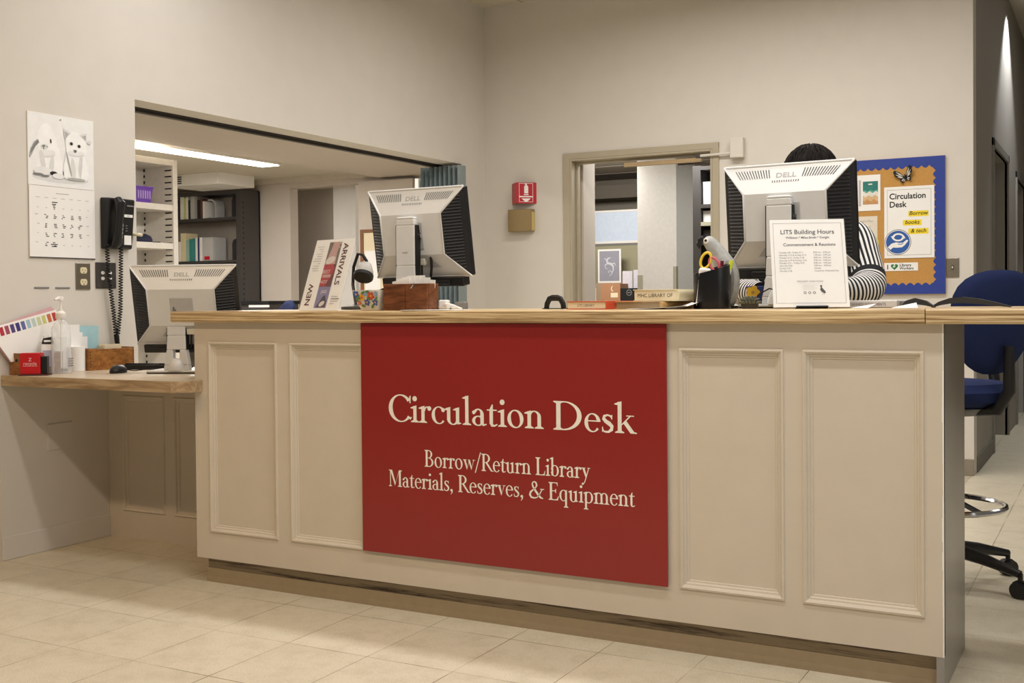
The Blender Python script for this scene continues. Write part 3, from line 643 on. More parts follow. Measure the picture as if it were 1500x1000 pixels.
# fan of colour-striped leaflets: plane nearly parallel to the wall, leaning on it
fan = thing('colour_leaflet', 'fan of white leaflets with a row of colour swatches, leaning behind the red packet', 'leaflet', (-1.452, -.075, DZ+.055), (PI/2-.10, 0, PI/2-.10))
sw = [(186, 40, 50), (176, 44, 60), (160, 74, 96), (82, 62, 126), (58, 52, 122), (96, 104, 160), (160, 190, 204), (186, 206, 196), (196, 206, 160), (204, 204, 130), (200, 110, 70), (190, 60, 50)]
SWM = [mat('swatch_%d' % i, c, .6) for i, c in enumerate(sw)]
for q in range(3):
    m = MB(Matrix.Translation((.0, 0, -.004*q)) @ Matrix.Rotation(.14+.035*q, 4, 'Z')); m.cur = 0
    m.add([(.0,0,0),(.255,0,0),(.255,.185,0),(-.075,.155,0),(.0,0,.0015),(.255,0,.0015),(.255,.185,.0015),(-.075,.155,.0015)], [(3,2,1,0),(4,5,6,7),(0,1,5,4),(1,2,6,5),(2,3,7,6),(3,0,4,7)])
    if q == 0:
        for i in range(12):
            x = -.055+i*.0255; y = .112+i*.0023
            m.poly([(x+.008, y), (x+.0255, y+.002), (x+.0225, y+.038), (x+.004, y+.036)], .0018, 1+i)
    m.build('leaflet_sheet', [PAPER if q == 0 else mat('leaflet_pink', (214, 170, 172), .7)]+SWM, fan)
rd = desk_thing('red_packet', 'small red printed box on a dark tray, left of the pump bottle', 'box', -1.412, -.052, -.98)
MB().box((-.012, -.002, 0), (.050, .118, .006)).build('base_tray', mat('dark_red_tray', (70, 22, 24), .4), rd, bevel=.002)
m = MB(); m.box((.0, .004, .006), (.042, .086, .094))
m.build('carton', mat('bright_red_card', (196, 24, 34), .45), rd, bevel=.002)
m = MB(Matrix.Translation((.0424, .004, .006)) @ Matrix(((0,0,1,0),(1,0,0,0),(0,1,0,0),(0,0,0,1))))
m.text('Z', .020, .041, .054, bold=.01); m.text('recycle', .019, .041, .038); m.rect(.012, .033, .070, .0345)
plab(m.build('lettering', mat('pink_print', (240, 200, 200), .6), rd), 'pale printed lettering')
MB().box((.004, .0865, .006), (.038, .112, .080)).build('holder', BLACK, rd, bevel=.003)
sb = desk_thing('hand_gel_bottle', 'small clear hand gel bottle with a dark logo behind the red packet', 'bottle', -1.405, .062, -.5)
CLEAR = clear('clear_plastic', .16)
GEL = clear('clear_gel', .10, (240, 246, 248))
m = MB(); m.lathe([(.001, 0), (.030, .001), (.032, .01), (.032, .11), (.027, .135), (.012, .15), (.012, .165), (.001, .166)], 28, sx=.6); m.build('bottle_body', CLEAR, sb, smooth=True)
m = MB(Matrix(((0,0,1,.0205),(1,0,0,0),(0,1,0,0),(0,0,0,1)))); m.rect(-.022, .085, .02, .128, -.001, 0); 
m.poly([(-.022,.128),(-.015,.152),(.022,.158),(.028,.128),(.010,.126)], 0, 1); m.rect(-.012, .136, .016, .144, .0004, 0); m.rect(-.018, .03, .02, .10, -.0008, 2)
plab(m.build('label', [PAPER, INK, mat('label_lilac', (168, 166, 186), .6)], sb), 'label with a dark logo')
pb = desk_thing('sanitizer_pump_bottle', 'tall clear pump bottle with a white pump head on the low desk', 'bottle', -1.362, .105, 0)
m = MB(); m.lathe([(.001, 0), (.043, .001), (.046, .008), (.046, .05), (.044, .12), (.045, .17), (.040, .20), (.026, .222), (.018, .232), (.018, .245), (.001, .246)], 36, sx=.72); m.build('bottle_body', CLEAR, pb, smooth=True)
m = MB(); m.lathe([(.001, .002), (.042, .003), (.0445, .010), (.043, .12), (.043, .155), (.001, .156)], 30, sx=.70); m.build('gel', GEL, pb, smooth=True)
m = MB(); m.lathe([(.020, .234), (.0215, .236), (.0215, .258), (.016, .264), (.009, .268), (.009, .275), (.001, .276)], 26)
m.build('pump_collar', WHITE, pb, smooth=True)
m = MB(); m.cyl((0, 0, .27), (0, 0, .318), .005, n=12); m.build('pump_stem', WHITE, pb, smooth=True)
m = MB(); m.tube([(0, .010, .322), (0, -.012, .322), (0, -.030, .316)], [.008, .008, .005], 12); m.cyl((0, 0, .312), (0, 0, .328), .011, n=16); m.build('pump_head', WHITE, pb, smooth=True)
m = MB(); m.cyl((0, 0, .02), (0, 0, .25), .003, n=8); m.build('dip_tube', WHITE, pb)
m = MB(Matrix(((0,0,1,.0335),(1,0,0,0),(0,1,0,0),(0,0,0,1)))); m.rect(-.02, .02, .024, .025, 0, 0)
for q in range(4): m.rect(.008, .030+q*.010, .034, .034+q*.010, 0, 1)
m.build('label', [LINK, GINK], pb)
rl = desk_thing('paper_roll', 'white paper roll standing between the pump bottle and the golden tray', 'paper roll', -1.435, .245, 0)
m = MB(); m.lathe([(.012, .0), (.038, .0), (.038, .108), (.012, .108)], 30); m.build('paper', PAPER, rl, smooth=True)
ms = desk_thing('computer_mouse', 'black computer mouse on the low desk with its cord', 'mouse', -1.14, .215, .35)
m = MB(); m.lathe([(.001, 0), (.030, .0), (.031, .008), (.028, .02), (.020, .030), (.008, .034), (.001, .0345)], 26, sy=1.7); m.build('mouse_body', BLACK, ms, smooth=True)
m = MB(); m.cyl((-.004, -.028, .027), (.004, -.028, .027), .008, n=12); m.build('scroll_wheel', GREY, ms)
m = MB(); m.tube([(.022, .03, .012), (.05, .045, .006), (.085, .055, .010), (.12, .06, .014), (.165, .04, .008)], .0023, 6); m.build('cord', MATTE, ms, smooth=True)
kb = desk_thing('keyboard', 'black keyboard on the low desk beside the foot of the left monitor', 'keyboard', -1.19, .50, .30)
m = MB(); m.add([(-.15,-.07,0),(.13,-.07,0),(.13,.07,0),(-.15,.07,0),(-.15,-.07,.022),(.13,-.07,.022),(.13,.07,.012),(-.15,.07,.012)], [(3,2,1,0),(4,5,6,7),(0,1,5,4),(1,2,6,5),(2,3,7,6),(3,0,4,7)]); m.build('case', BLACK, kb, bevel=.003)
m = MB()
for r_ in range(5):
    for c_ in range(12): m.box((-.14+c_*.021, -.055+r_*.022, .012), (-.122+c_*.021, -.037+r_*.022, .0275-r_*.0016))
k_ = m.build('keys', MATTE, kb); k_['kind'] = 'stuff'
# ================================================================ monitors
def monitor(label, loc, yaw, w_, h_, hb, dx, dy, lean, col_h, badge=True, bar=True, basew=.25):
    """loc = middle of the stand foot; the back of the screen faces local -y; hb = height of the screen's lower edge, dx/dy its offset"""
    t = thing('computer_monitor', label, 'monitor', loc, (0, 0, yaw))
    up = Vector((0, math.sin(lean), math.cos(lean))); out = Vector((0, -math.cos(lean), math.sin(lean)))
    M = Matrix((Vector((1,0,0)), up, out)).transposed().to_4x4(); M.translation = (dx, dy, hb)
    a = w_/2; D = .046; ix = .315*w_; y0, y1 = .27*h_, .73*h_
    m = MB(M); m.box((-a, 0, -.032), (a, h_, -.004)); m.build('screen_case', BLACK, t, bevel=.004)
    m = MB(M); m.rect(-a+.016, .018, a-.016, h_-.016, -.0325); m.build('screen', MATTE, t)
    m = MB(M)
    A, B, C_, Dd = (-a,h_,-.004), (a,h_,-.004), (a,0,-.004), (-a,0,-.004)
    p, q, r_, s_ = (-ix,y1,D), (ix,y1,D), (ix,y0,D), (-ix,y0,D)
    bl, br = (-.24*w_, y0*.55, D*.62), (.24*w_, y0*.55, D*.62)
    # top strip, middle, and the two lower wings round the recessed connector bay
    m.add([A,B,q,p], [(3,2,1,0)]); m.add([p,q,r_,s_], [(3,2,1,0)])
    m.add([Dd,C_,r_,s_], [(0,1,2,3)])
    for s1 in (-1, 1):      # thin silver lip along each flank
        m.tube([(s1*a, h_, -.002), (s1*ix, y1, D), (s1*ix, y0, D), (s1*a, 0, -.002)], .0035, 6)
    m.tube([A, B], .004, 6); m.tube([Dd, C_], .003, 6)
    m.build('back_shell', SILVER, t, smooth=60)
    def onface(u, v, P4, off):   # bilinear point on a shell face
        a_, b_, c_, d_ = [Vector(k) for k in P4]
        n_ = (b_-a_).cross(d_-a_).normalized()
        if n_.z < 0: n_ = -n_
        return a_.lerp(b_, u).lerp(d_.lerp(c_, u), v)+n_*off
    for s1 in (-1, 1):
        P4 = [(s1*a,0,-.004), (s1*a,h_,-.004), (s1*ix,y1,D), (s1*ix,y0,D)]
        m = MB(M); m.add([tuple(k) for k in P4], [(0,1,2,3) if s1 > 0 else (3,2,1,0)])
        nr = 26
        for i in range(nr):
            y = h_*(.05+.90*(i+.5)/nr)
            def xin(y):
                if y > y1: return ix+(a-ix)*(y-y1)/(h_-y1)
                if y < y0: return ix+(a-ix)*(y0-y)/y0
                return ix
            x0_ = xin(y)+.006; x1_ = a-.014
            if x1_-x0_ < .006: continue
            zd = lambda x: -.004+(D+.004)*(a-x)/(a-ix)
            hr_ = h_*.30/nr
            vs_ = [(s1*x, y+q, zd(x)+e_) for x in (x0_, x1_) for q, e_ in ((-hr_, .0), (hr_, .0), (0, .0042))]
            m.add(vs_, [(0,3,5,2),(2,5,4,1),(0,2,1),(3,4,5)])
        m.build('side_grille', mat('ribbed_black', (26, 26, 28), .42), t)
    # vent slots with the stepped badge field
    P4 = [A, B, q, p]; m = MB(M)
    for i in range(38):
        u = .07+.855*i/37
        mid = .36 < u < .64
        v0, v1 = (.17, .47) if not mid else (.56, .63)
        uu = .5+(u-.5)*1.0
        pts = [onface(uu, v0, P4, .0012), onface(uu+.0075, v0, P4, .0012), onface(uu+.0075, v1, P4, .0012), onface(uu, v1, P4, .0012)]
        m.add([tuple(k) for k in pts], [(0,1,2,3)])
    m.build('vent_slots', mat('vent_dark', (58, 58, 58), .6), t)
    if badge:
        c0 = onface(.5, .34, P4, .0016); ex = Vector((1,0,0)); ey = (Vector(P4[0])-Vector(P4[3])); ey.x = 0; ey.normalize()
        MT = M @ Matrix((ex, ey, ex.cross(ey))).transposed().to_4x4(); MT.translation = M @ Vector((c0.x, c0.y-.004, c0.z+.001))
        m = MB(MT); m.text('DELL', .024, 0, -.008, 0, bold=.02, sx=1.25); plab(m.build('badge', mat('badge_grey', (168, 168, 166), .35), t), 'embossed maker badge')
    # connector bay: recessed dark trapezoid + wings
    P4 = [Dd, C_, r_, s_]; m = MB(M)
    pts = [onface(.22, .42, P4, .001), onface(.78, .42, P4, .001), onface(.70, .97, P4, .001), onface(.30, .97, P4, .001)]
    m.add([tuple(k) for k in pts], [(0,1,2,3)]); 
    m.build('connector_bay', SILVER2, t)
    m = MB(M); o_ = onface(.58, .70, P4, .001)
    m.box((o_.x-.018, o_.y-.012, o_.z-.006), (o_.x+.018, o_.y+.012, o_.z+.012)); m.build('cable_plug', mat('plug_beige', (214, 208, 190), .5), t, bevel=.003)
    m = MB(M); m.tube([(o_.x, o_.y-.012, o_.z+.006), (o_.x-.004, o_.y-.05, o_.z+.006), (o_.x-.02, o_.y-.08, o_.z-.02)], .004, 8)
    o2 = onface(.70, .72, P4, .001); m.tube([(o2.x+.006, o2.y+.02, o2.z+.004), (o2.x+.006, o2.y-.02, o2.z+.006), (o2.x-.015, o2.y-.07, o2.z-.01)], .005, 8); m.build('cables', MATTE, t, smooth=True)
    m = MB(M); m.box((-.05, .33*h_, D-.002), (.05, .33*h_+.10, D+.003)); m.build('mount_plate', SILVER2, t, bevel=.003)
    if bar:
        m = MB(M); m.box((-.43*w_, -.036, -.034), (.43*w_, -.001, .012)); m.box((-.30*w_, -.028, .012), (.30*w_, -.010, .020)); m.build('speaker_bar', BLACK, t, bevel=.006)
    # stand: column tapering out below with a cable slot, foot plate with a hump
    cy = -.055
    m = MB(); tw, bw = .040, .056; ch = col_h; yb, yf = cy+.018, cy-.018
    def sec(z, hw): return [(-hw, yf, z), (hw, yf, z), (hw, yb, z), (-hw, yb, z)]
    zs = [(0.012, bw), (.035, bw*.95), (.10, tw*1.06), (.16, tw), (ch-.03, tw), (ch-.008, tw*.97), (ch, tw*.90)]
    for i in range(len(zs)-1):
        A_ = sec(*zs[i]); B_ = sec(*zs[i+1])
        if i == 1:       # cable slot: build the two legs only
            for s1 in (-1, 1):
                iw = .015
                P = [(s1*iw, yf, zs[1][0]), (s1*zs[1][1], yf, zs[1][0]), (s1*zs[1][1], yb, zs[1][0]), (s1*iw, yb, zs[1][0]), (s1*iw, yf, zs[2][0]), (s1*zs[2][1], yf, zs[2][0]), (s1*zs[2][1], yb, zs[2][0]), (s1*iw, yb, zs[2][0])]
                m.add(P, [(3,2,1,0),(4,5,6,7),(0,1,5,4),(1,2,6,5),(2,3,7,6),(3,0,4,7)])
            continue
        m.add(A_+B_, [(3,2,1,0),(4,5,6,7),(0,1,5,4),(1,2,6,5),(2,3,7,6),(3,0,4,7)])
    m.build('stand_column', SILVER, t, bevel=.006, segs=3)
    MB().box((-.010, yf-.002, .205), (.012, yf, .209)).build('release_button', SILVER2, t)
    m = MB(); m.box((tw+.0005, cy-.012, .10), (tw+.004, cy+.017, ch-.03)); m.box((-tw-.004, cy-.012, .10), (-tw-.0005, cy+.017, ch-.03)); m.build('column_channel', MATTE, t)
    hy = M @ Vector((0, .33*h_+.05, D))
    m = MB(); m.cyl((0, yb, hy.z), (dx*.6, hy.y+.002, hy.z), .026, n=20); m.cyl((-.045, (yb+hy.y)/2, hy.z), (.05, (yb+hy.y)/2, hy.z), .012, n=14); m.build('tilt_hinge', CHROME, t, smooth=30)
    m = MB(); P = [(-basew/2, -.09), (basew/2, -.09), (basew/2, .07), (basew*.34, .12), (-basew*.34, .12), (-basew/2, .07)]
    m.prism(P, .004, .013); m.build('stand_foot', SILVER, t, bevel=.003)
    m = MB(); m.prism([(x*.99, y*.99) for x, y in P], 0, .0045); m.build('rubber_base', BLACK, t)
    m = MB(); m.lathe([(.045, .012), (.042, .03), (.032, .05), (.02, .062), (.001, .066)], 24, (0, cy-.02, 0), .8, .6); m.build('foot_hump', SILVER, t, smooth=True)
    return t
CT = 1.0455
monitor('grey monitor standing on the low desk at the left end of the counter', (-.893, .345, DZ), .40, .465, .34, .122, .035, -.01, -.22, .365)
monitor('grey monitor on the countertop behind the walnut box', (.380, .235, CT), -.02, .418, .322, .121, .006, .035, -.167, .335)
monitor('grey monitor on the countertop behind the building hours sign', (1.716, .325, CT), -.06, .418, .324, .130, .010, .02, -.11, .350)

# ================================================================ things on the countertop, left to right
fl = thing('flyer_holder', 'clear holder with the New Arrivals flyer leaning back at the left end', 'flyer', (.062, .057, CT+.001), (PI/2-.336, 0, -.21))
ACR = clear('clear_acrylic', .02, rough=.12, edge=.14)
fw, fh = .216, .279
MB().box((-fw/2, 0, -.004), (fw/2, fh, -.0022)).build('flyer_sheet', PAPER, fl)
c3 = [mat('cover_%d' % i, c, .5) for i, c in enumerate([(112, 100, 92), (190, 150, 144), (170, 44, 52), (96, 40, 46), (128, 122, 158), (60, 54, 66), (216, 204, 200)])]
NAVY = mat('maroon_print', (84, 26, 40), .6)
m = MB(); z = -.0016; s0, s1 = -.028, .040
m.rect(s0, .180, s1, .268, z, 1); m.poly([(s0, .180), (.03, .180), (.026, .225), (.034, .268), (-.005, .268), (-.012, .23)], z+.0002, 2); m.disc(.0, .196, .026, .014, z+.0003, 20, 7, 0, .3); m.disc(.036, .263, .003, None, z+.0004, 8, 7); m.disc(.034, .247, .0025, None, z+.0004, 8, 7)
m.rect(s0, .092, s1, .180, z, 4); m.poly([(s0, .095), (.004, .092), (.018, .12), (.030, .14), (.034, .165), (.02, .180), (s0, .180)], z+.0002, 3)
m.rect(-.022, .128, .022, .140, z+.0004, 2); m.text('BEST', .02, -.006, .144, z+.0005, m=7, rot=PI/2*0); m.text('NOT', .018, -.008, .105, z+.0005, m=7)
m.rect(s0, .010, s1, .092, z, 5); m.poly([(-.02, .012), (.034, .012), (.034, .034), (.020, .060), (.006, .052), (-.004, .03)], z+.0002, 6); m.disc(.012, .026, .016, .009, z+.0003, 16, 7, 0, .5); m.text('jazz', .022, .008, .068, z+.0003, m=7)
m.text('ARRIVALS', .037, .054, .262, z, align='LEFT', bold=.02, rot=-PI/2, m=0, sx=1.02)
m.text('NEW', .037, -.060, .018, z, align='LEFT', bold=.02, rot=PI/2, m=0)
r3 = random.Random(5)
for i in range(11): 
    l_ = r3.uniform(.015, .045); x = -.052-r3.uniform(0, .006); m.rect(x-l_, .155+i*.0095, x, .1575+i*.0095, z, 8)
for i, l_ in enumerate((.035, .045, .04, .022)): m.rect(.056, .052-i*.009, .056+l_, .0555-i*.009, z, 9 if i == 1 else 8)
plab(m.build('print', [NAVY]+c3+[LINK, GINK], fl), 'maroon lettering NEW ARRIVALS with three book covers')
m = MB(); m.box((-fw/2-.002, -.0005, -.002), (fw/2+.002, fh+.002, -.0006)); m.box((-fw/2-.002, -.0005, -.0075), (fw/2+.002, fh+.002, -.0055)); m.build('acrylic_pocket', ACR, fl)
m = MB(); m.M = Matrix.Rotation(-.70, 4, 'X'); m.box((-fw/2, .002, -.008), (fw/2, .15, -.006)); 
bk = MB(); bk.add([(-fw/2, .16, -.0076), (fw/2, .16, -.0076), (fw/2, .040, -.100), (-fw/2, .040, -.100), (-fw/2, .16, -.0096), (fw/2, .16, -.0096), (fw/2, .038, -.102), (-fw/2, .038, -.102)], [(0,1,2,3),(7,6,5,4),(0,4,5,1),(1,5,6,2),(2,6,7,3),(3,7,4,0)]); bk.build('back_support', ACR, fl)

lm = thing('desk_lamp', 'small desk lamp with a black and white head peeking out behind the flyer', 'lamp', (-.045, .44, CT))
m = MB(); m.lathe([(.001, 0), (.06, 0), (.06, .012), (.02, .02), (.001, .021)], 28); m.build('base', BLACK, lm, smooth=True)
m = MB(); m.tube([(0, 0, .015), (-.015, .0, .10), (-.01, 0, .17), (.012, 0, .222), (.035, 0, .218), (.050, .008, .190)], .0065, 10); m.build('arm', MATTE, lm, smooth=True)
m = MB(Matrix.Translation((.045, -.01, .135)) @ Matrix.Rotation(-.55, 4, 'X') @ Matrix.Rotation(-.15, 4, 'Y')); m.lathe([(.010, .062), (.024, .052), (.036, .022), (.038, .0), (.034, .0), (.030, .020), (.001, .04)], 28); m.build('lamp_shade', mat('lamp_grey_white', (168, 164, 156), .5), lm, smooth=True)
m = MB(m.M); m.lathe([(.034, -.016), (.040, -.010), (.040, .004), (.036, .004)], 28); m.lathe([(.001, -.010), (.035, -.009), (.001, -.008)], 24); m.build('shade_rim', MATTE, lm, smooth=True)
cbl = tag(MB().tube([(.168, .175, CT+.005), (.185, .17, CT+.022), (.215, .165, CT+.045), (.26, .16, CT+.068), (.31, .165, CT+.086), (.35, .18, CT+.098), (.385, .20, CT+.11)], .0045, 8).build('black_cable', MATTE, smooth=True), 'black cable rising from the countertop to the monitor behind the bowl', 'cable')
pp = thing('paper_sleeve', 'dark translucent folder lying on the countertop left of the bowl', 'folder', (.165, .22, CT))
MB().add([(-.03,0,0),(.06,-.02,0),(.08,.10,0),(-.02,.1,0),(.01,.02,.045),(.05,.01,.05),(.06,.05,.05),(.01,.06,.045)], [(3,2,1,0),(4,5,6,7),(0,1,5,4),(1,2,6,5),(2,3,7,6),(3,0,4,7)]).build('folder_body', DGREY, pp, bevel=.004)

bw = thing('flower_bowl', 'white square bowl painted with blue and orange flowers, left of the walnut box', 'bowl', (.3115, .075, CT), (0, 0, -.04))
def rsq(hw, hd, r_=.012, n=5):
    P = []
    for cx, cy, a0 in ((hw-r_, hd-r_, 0), (-hw+r_, hd-r_, PI/2), (-hw+r_, -hd+r_, PI), (hw-r_, -hd+r_, 1.5*PI)):
        for i in range(n): a = a0+PI/2*i/(n-1); P.append((cx+r_*math.cos(a), cy+r_*math.sin(a)))
    return P
def loft(sections):
    vs = []; fs = []; n = len(sections[0][0])
    for P, z_ in sections: vs += [(x, y, z_) for x, y in P]
    for i in range(len(sections)-1):
        for k in range(n): fs.append((i*n+k, i*n+(k+1) % n, (i+1)*n+(k+1) % n, (i+1)*n+k))
    fs.append(tuple(range(n-1, -1, -1))); fs.append(tuple((len(sections)-1)*n+k for k in range(n)))
    return MB().add(vs, fs)
loft([(rsq(.039, .039), 0), (rsq(.042, .042), .004), (rsq(.0625, .0625), .072), (rsq(.060, .060), .072), (rsq(.038, .038), .006)]).build('bowl_body', mat('white_glaze', (238, 234, 226), .15, coat=.6), bw, smooth=35)
FC = [mat('glaze_%d' % i, c, .2, coat=.5) for i, c in enumerate([(44, 92, 168), (236, 170, 40), (206, 72, 40), (84, 130, 66), (120, 170, 210), (240, 200, 70)])]
sl = math.atan2(.0205, .068); nrm = Vector((0, -math.cos(sl), -math.sin(sl))); upv = Vector((0, -math.sin(sl), math.cos(sl)))
MBw = Matrix((Vector((1,0,0)), upv, nrm)).transposed().to_4x4(); MBw.translation = Vector((0, -.0425, .004))+nrm*.0012
m = MB(MBw); zf = 0
for fx, fy, fc, cc, fr_ in ((-.043, .056, 0, 1, .013), (-.020, .044, 1, 2, .013), (.000, .026, 0, 1, .012), (.022, .050, 2, 1, .015), (.036, .026, 0, 1, .012), (-.034, .024, 2, 5, .008), (.001, .058, 4, 1, .009), (.046, .057, 4, 1, .009)):
    for k in range(5):
        a = 2*PI*k/5+fx*40; m.disc(fx+fr_*.6*math.cos(a), fy+fr_*.6*math.sin(a), fr_*.5, fr_*.38, zf, 12, fc, 0, a); zf += .00002
    m.disc(fx, fy, fr_*.3, None, zf+.0001, 10, cc); zf += .00004
for lx, ly, la in ((-.010, .062, .4), (-.032, .044, 2.2), (.010, .040, -.6), (.022, .012, 1.0), (-.018, .014, -.3), (.010, .066, .2), (.044, .040, .9), (-.040, .036, 1.4)):
    m.disc(lx, ly, .009, .0045, zf, 10, 3, 0, la); zf += .00002
plab(m.build('painted_flowers', FC, bw), 'blue, orange and yellow painted flowers')

wb = thing('walnut_box', 'walnut box holding white slips, standing in front of the middle monitor', 'box', (.472, .020, CT), (0, 0, -.03))
m = MB(); m.box((-.092, .0, .0), (-.0006, .010, .092)); m.box((.0006, .0, 0), (.092, .010, .092)); m.build('front_panel', WALNUT, wb, bevel=.002)
m = MB(); m.box((-.092, .062, 0), (.092, .072, .092)); m.box((-.092, .010, 0), (-.084, .062, .092)); m.box((.084, .010, 0), (.092, .062, .092)); m.box((-.084, .010, 0), (.084, .062, .008)); m.build('box_body', WALNUT, wb, bevel=.002)
m = MB(); m.tube([(.038, -.003, .088), (.028, -.003, .076)], .003, 8); m.tube([(.030, .012, .093), (.040, -.003, .091)], .002, 6); plab(m.build('clip', CHROME, wb), 'small metal clip')
sl_ = thing('paper_slips', 'white paper slips standing in the walnut box', 'papers', (.469, .056, CT+.012), (0, 0, -.03))
for i in range(6):
    MB(Matrix.Rotation(-.16+.05*i, 4, 'Y')).box((-.045+.012*i, -.022+.007*i, .0), (.030+.012*i, -.0205+.007*i, .108-.004*abs(i-3))).build('slip', PAPER, sl_)
tag(MB().add([(-.11,-.055,0),(.10,-.05,0),(.11,.05,0),(-.08,.05,0),(-.11,-.055,.0015),(.10,-.05,.0015),(.11,.05,.0025),(-.08,.05,.0015)], [(3,2,1,0),(4,5,6,7),(0,1,5,4),(1,2,6,5),(2,3,7,6),(3,0,4,7)]).build('paper_sheet', PAPER, None, (.600, .020, CT)), 'white sheet lying in front of the walnut box', 'paper')
pa = thing('charging_cable', 'white cable and plug lying right of the walnut box', 'cable', (.60, .10, CT))
MB().tube([(-.03, 0, .012), (.0, -.02, .022), (.03, -.02, .016), (.055, -.01, .004), (.04, .02, .004), (.0, .02, .006)], .004, 8).build('cord', WHITE, pa, smooth=True)
MB().box((-.035, -.012, .001), (.0, .012, .035)).build('plug', WHITE, pa, bevel=.005)
MB().box((.012, .022, .001), (.05, .05, .028)).build('adapter', GREY, pa, bevel=.004)

# black arched handle
ah = thing('arched_handle', 'small black arched handle standing on the countertop left of the books', 'handle', (.912, .30, CT))
ah.scale = (.84, .84, .96)
m = MB(); m.tube([(-.040, 0, .0), (-.037, 0, .018), (-.026, 0, .036), (-.012, 0, .040), (.012, 0, .040), (.026, 0, .036), (.037, 0, .018), (.040, 0, .0)], .0065, 10, sy=1.8); m.build('handle_arch', BLACK, ah, smooth=True)
MB().box((-.05, -.02, 0), (.05, .02, .003)).build('base_plate', MATTE, ah)

def book(label, loc, rz, w_, l_, h_, cover, pages, stamp=None, spine_text=None, group=None, round_spine=False, rsp=1):
    t = thing('book', label, 'book', loc, (0, 0, rz), group)
    c = .0025
    m = MB(); m.box((0, 0, 0), (w_, l_, c)); m.box((0, 0, h_-c), (w_, l_, h_))
    if round_spine:
        n = 8; P = [(w_-.004+.010*math.sin(PI*i/n), h_/2-math.cos(PI*i/n)*h_/2) for i in range(n+1)]
        vs = [(p[0], 0, p[1]) for p in P]+[(p[0], l_, p[1]) for p in P]
        m.add(vs, [(i, i+1, n+2+i, n+1+i) for i in range(n)]+[tuple(range(n, -1, -1)), tuple(range(n+1, 2*n+2))])
    else: m.box((w_-c, 0, c), (w_, l_, h_-c))
    m.build('cover', cover, t, bevel=.0006, smooth=30)
    m = MB(); m.box((.003, .004, c), (w_-.004, l_-.004, h_-c)); m.build('pages', pages, t)
    if stamp:
        m = MB(Matrix(((1,0,0,0),(0,0,-1,0),(0,1,0,0),(0,0,0,1)))); m.text(stamp, h_*.44, w_*.48, h_*.34, -.0035, m=0, sx=1.0); plab(m.build('edge_stamp', GINK if h_ < .03 else INK, t), 'ink stamp on the page edges')
    if spine_text:
        m = MB(Matrix(((0,0,1,w_+.0004),(1,0,0,0),(0,1,0,0),(0,0,0,1)))); m.text(spine_text, h_*.6, l_*.45, h_*.28, 0); m.build('spine_lettering', INK, t)
    return t
ORANGE = mat('orange_red_cover', (204, 82, 50), .45); CREAMC = mat('cream_cloth_cover', (220, 206, 168), .6); TAN = mat('tan_cover', (176, 140, 88), .5)
book('orange covered book lying flat, leftmost of the counter books', (1.045, .115, CT), -.19, .158, .205, .0265, ORANGE, PAPER2, 'LITS LIBRARY', 'Thinking of me')
book('tan book with grey page edges lying under the thick cream book', (1.232, .085, CT), -.16, .165, .215, .0245, TAN, mat('grey_pages', (150, 128, 98), .8, var=(160, .1, (1, 1, 14))), None, None, None, True)
book('thick cream book with a stamped page edge lying on the tan book', (1.287, .10, CT+.0252), -.15, .160, .21, .0365, CREAMC, PAPER2, 'MHC LIBRARY OF', None, None, True)
for i, (lab, x, y, rz, dx, dy) in enumerate((('white folded sheet lying in front of the tan book', 1.40, .028, .1, .09, .05), ('white sheet curling up left of the black pen cup', 1.455, .07, .5, .045, .06))):
    m = MB(); n = 6
    vs = [(-dx+2*dx*q/n, s_*dy, .001+(.018 if i else .008)*(q/n)**2) for s_ in (-1, 1) for q in range(n+1)]; vs += [(a, b, c+.0008) for a, b, c in vs]
    k = n+1
    fs = [(q, k+q, k+q+1, q+1) for q in range(n)]+[(2*k+q, 2*k+q+1, 3*k+q+1, 3*k+q) for q in range(n)]+[(q, q+1, 2*k+q+1, 2*k+q) for q in range(n)]+[(k+q+1, k+q, 3*k+q, 3*k+q+1) for q in range(n)]
    m.add(vs, fs); tag(m.build('loose_paper', PAPER, None, (x, y, CT+.0005), (0, 0, rz)), lab, 'paper')

# pen cup with slanting rim
cup = thing('pen_cup', 'black round pen cup with a slanting rim on the countertop', 'cup', (1.546, .105, CT), (0, 0, 0))
m = MB(); n = 40
def rimz(a): return .122+.016*math.cos(a-.6)
vs = []; fs = []
for r_, zf_ in ((.0555, lambda a: 0), (.0565, lambda a: .004), (.0565, lambda a: rimz(a)), (.053, lambda a: rimz(a)), (.052, lambda a: .006)):
    for k in range(n): a = 2*PI*k/n; vs.append((r_*math.cos(a), r_*math.sin(a), zf_(a)))
for i in range(4):
    for k in range(n): fs.append((i*n+k, i*n+(k+1) % n, (i+1)*n+(k+1) % n, (i+1)*n+k))
fs += [tuple(range(n-1, -1, -1)), tuple(4*n+k for k in range(n))]
m.add(vs, fs); m.build('cup_body', mat('satin_black', (20, 21, 24), .3), cup, smooth=35)
scs = thing('scissors', 'scissors with yellow and pink ring handles standing in the pen cup', 'scissors', (1.546, .095, CT+.008), (0, 0, .1))
YEL = mat('yellow_handle', (236, 200, 60), .35); PNK = mat('pink_handle', (206, 96, 110), .35)
def ring(cx, cz, rx, rz_, mt, tilt, nm): 
    P = [(cx+rx*math.cos(a)*math.cos(tilt)-rz_*math.sin(a)*math.sin(tilt), 0, cz+rx*math.cos(a)*math.sin(tilt)+rz_*math.sin(a)*math.cos(tilt)) for a in [2*PI*i/22 for i in range(22)]]
    MB().tube(P, .0042, 8, closed=True).build(nm, mt, scs, smooth=True)
ring(-.016, .140, .015, .025, YEL, -.35, 'handle_ring'); ring(.010, .128, .013, .022, PNK, .45, 'handle_ring')
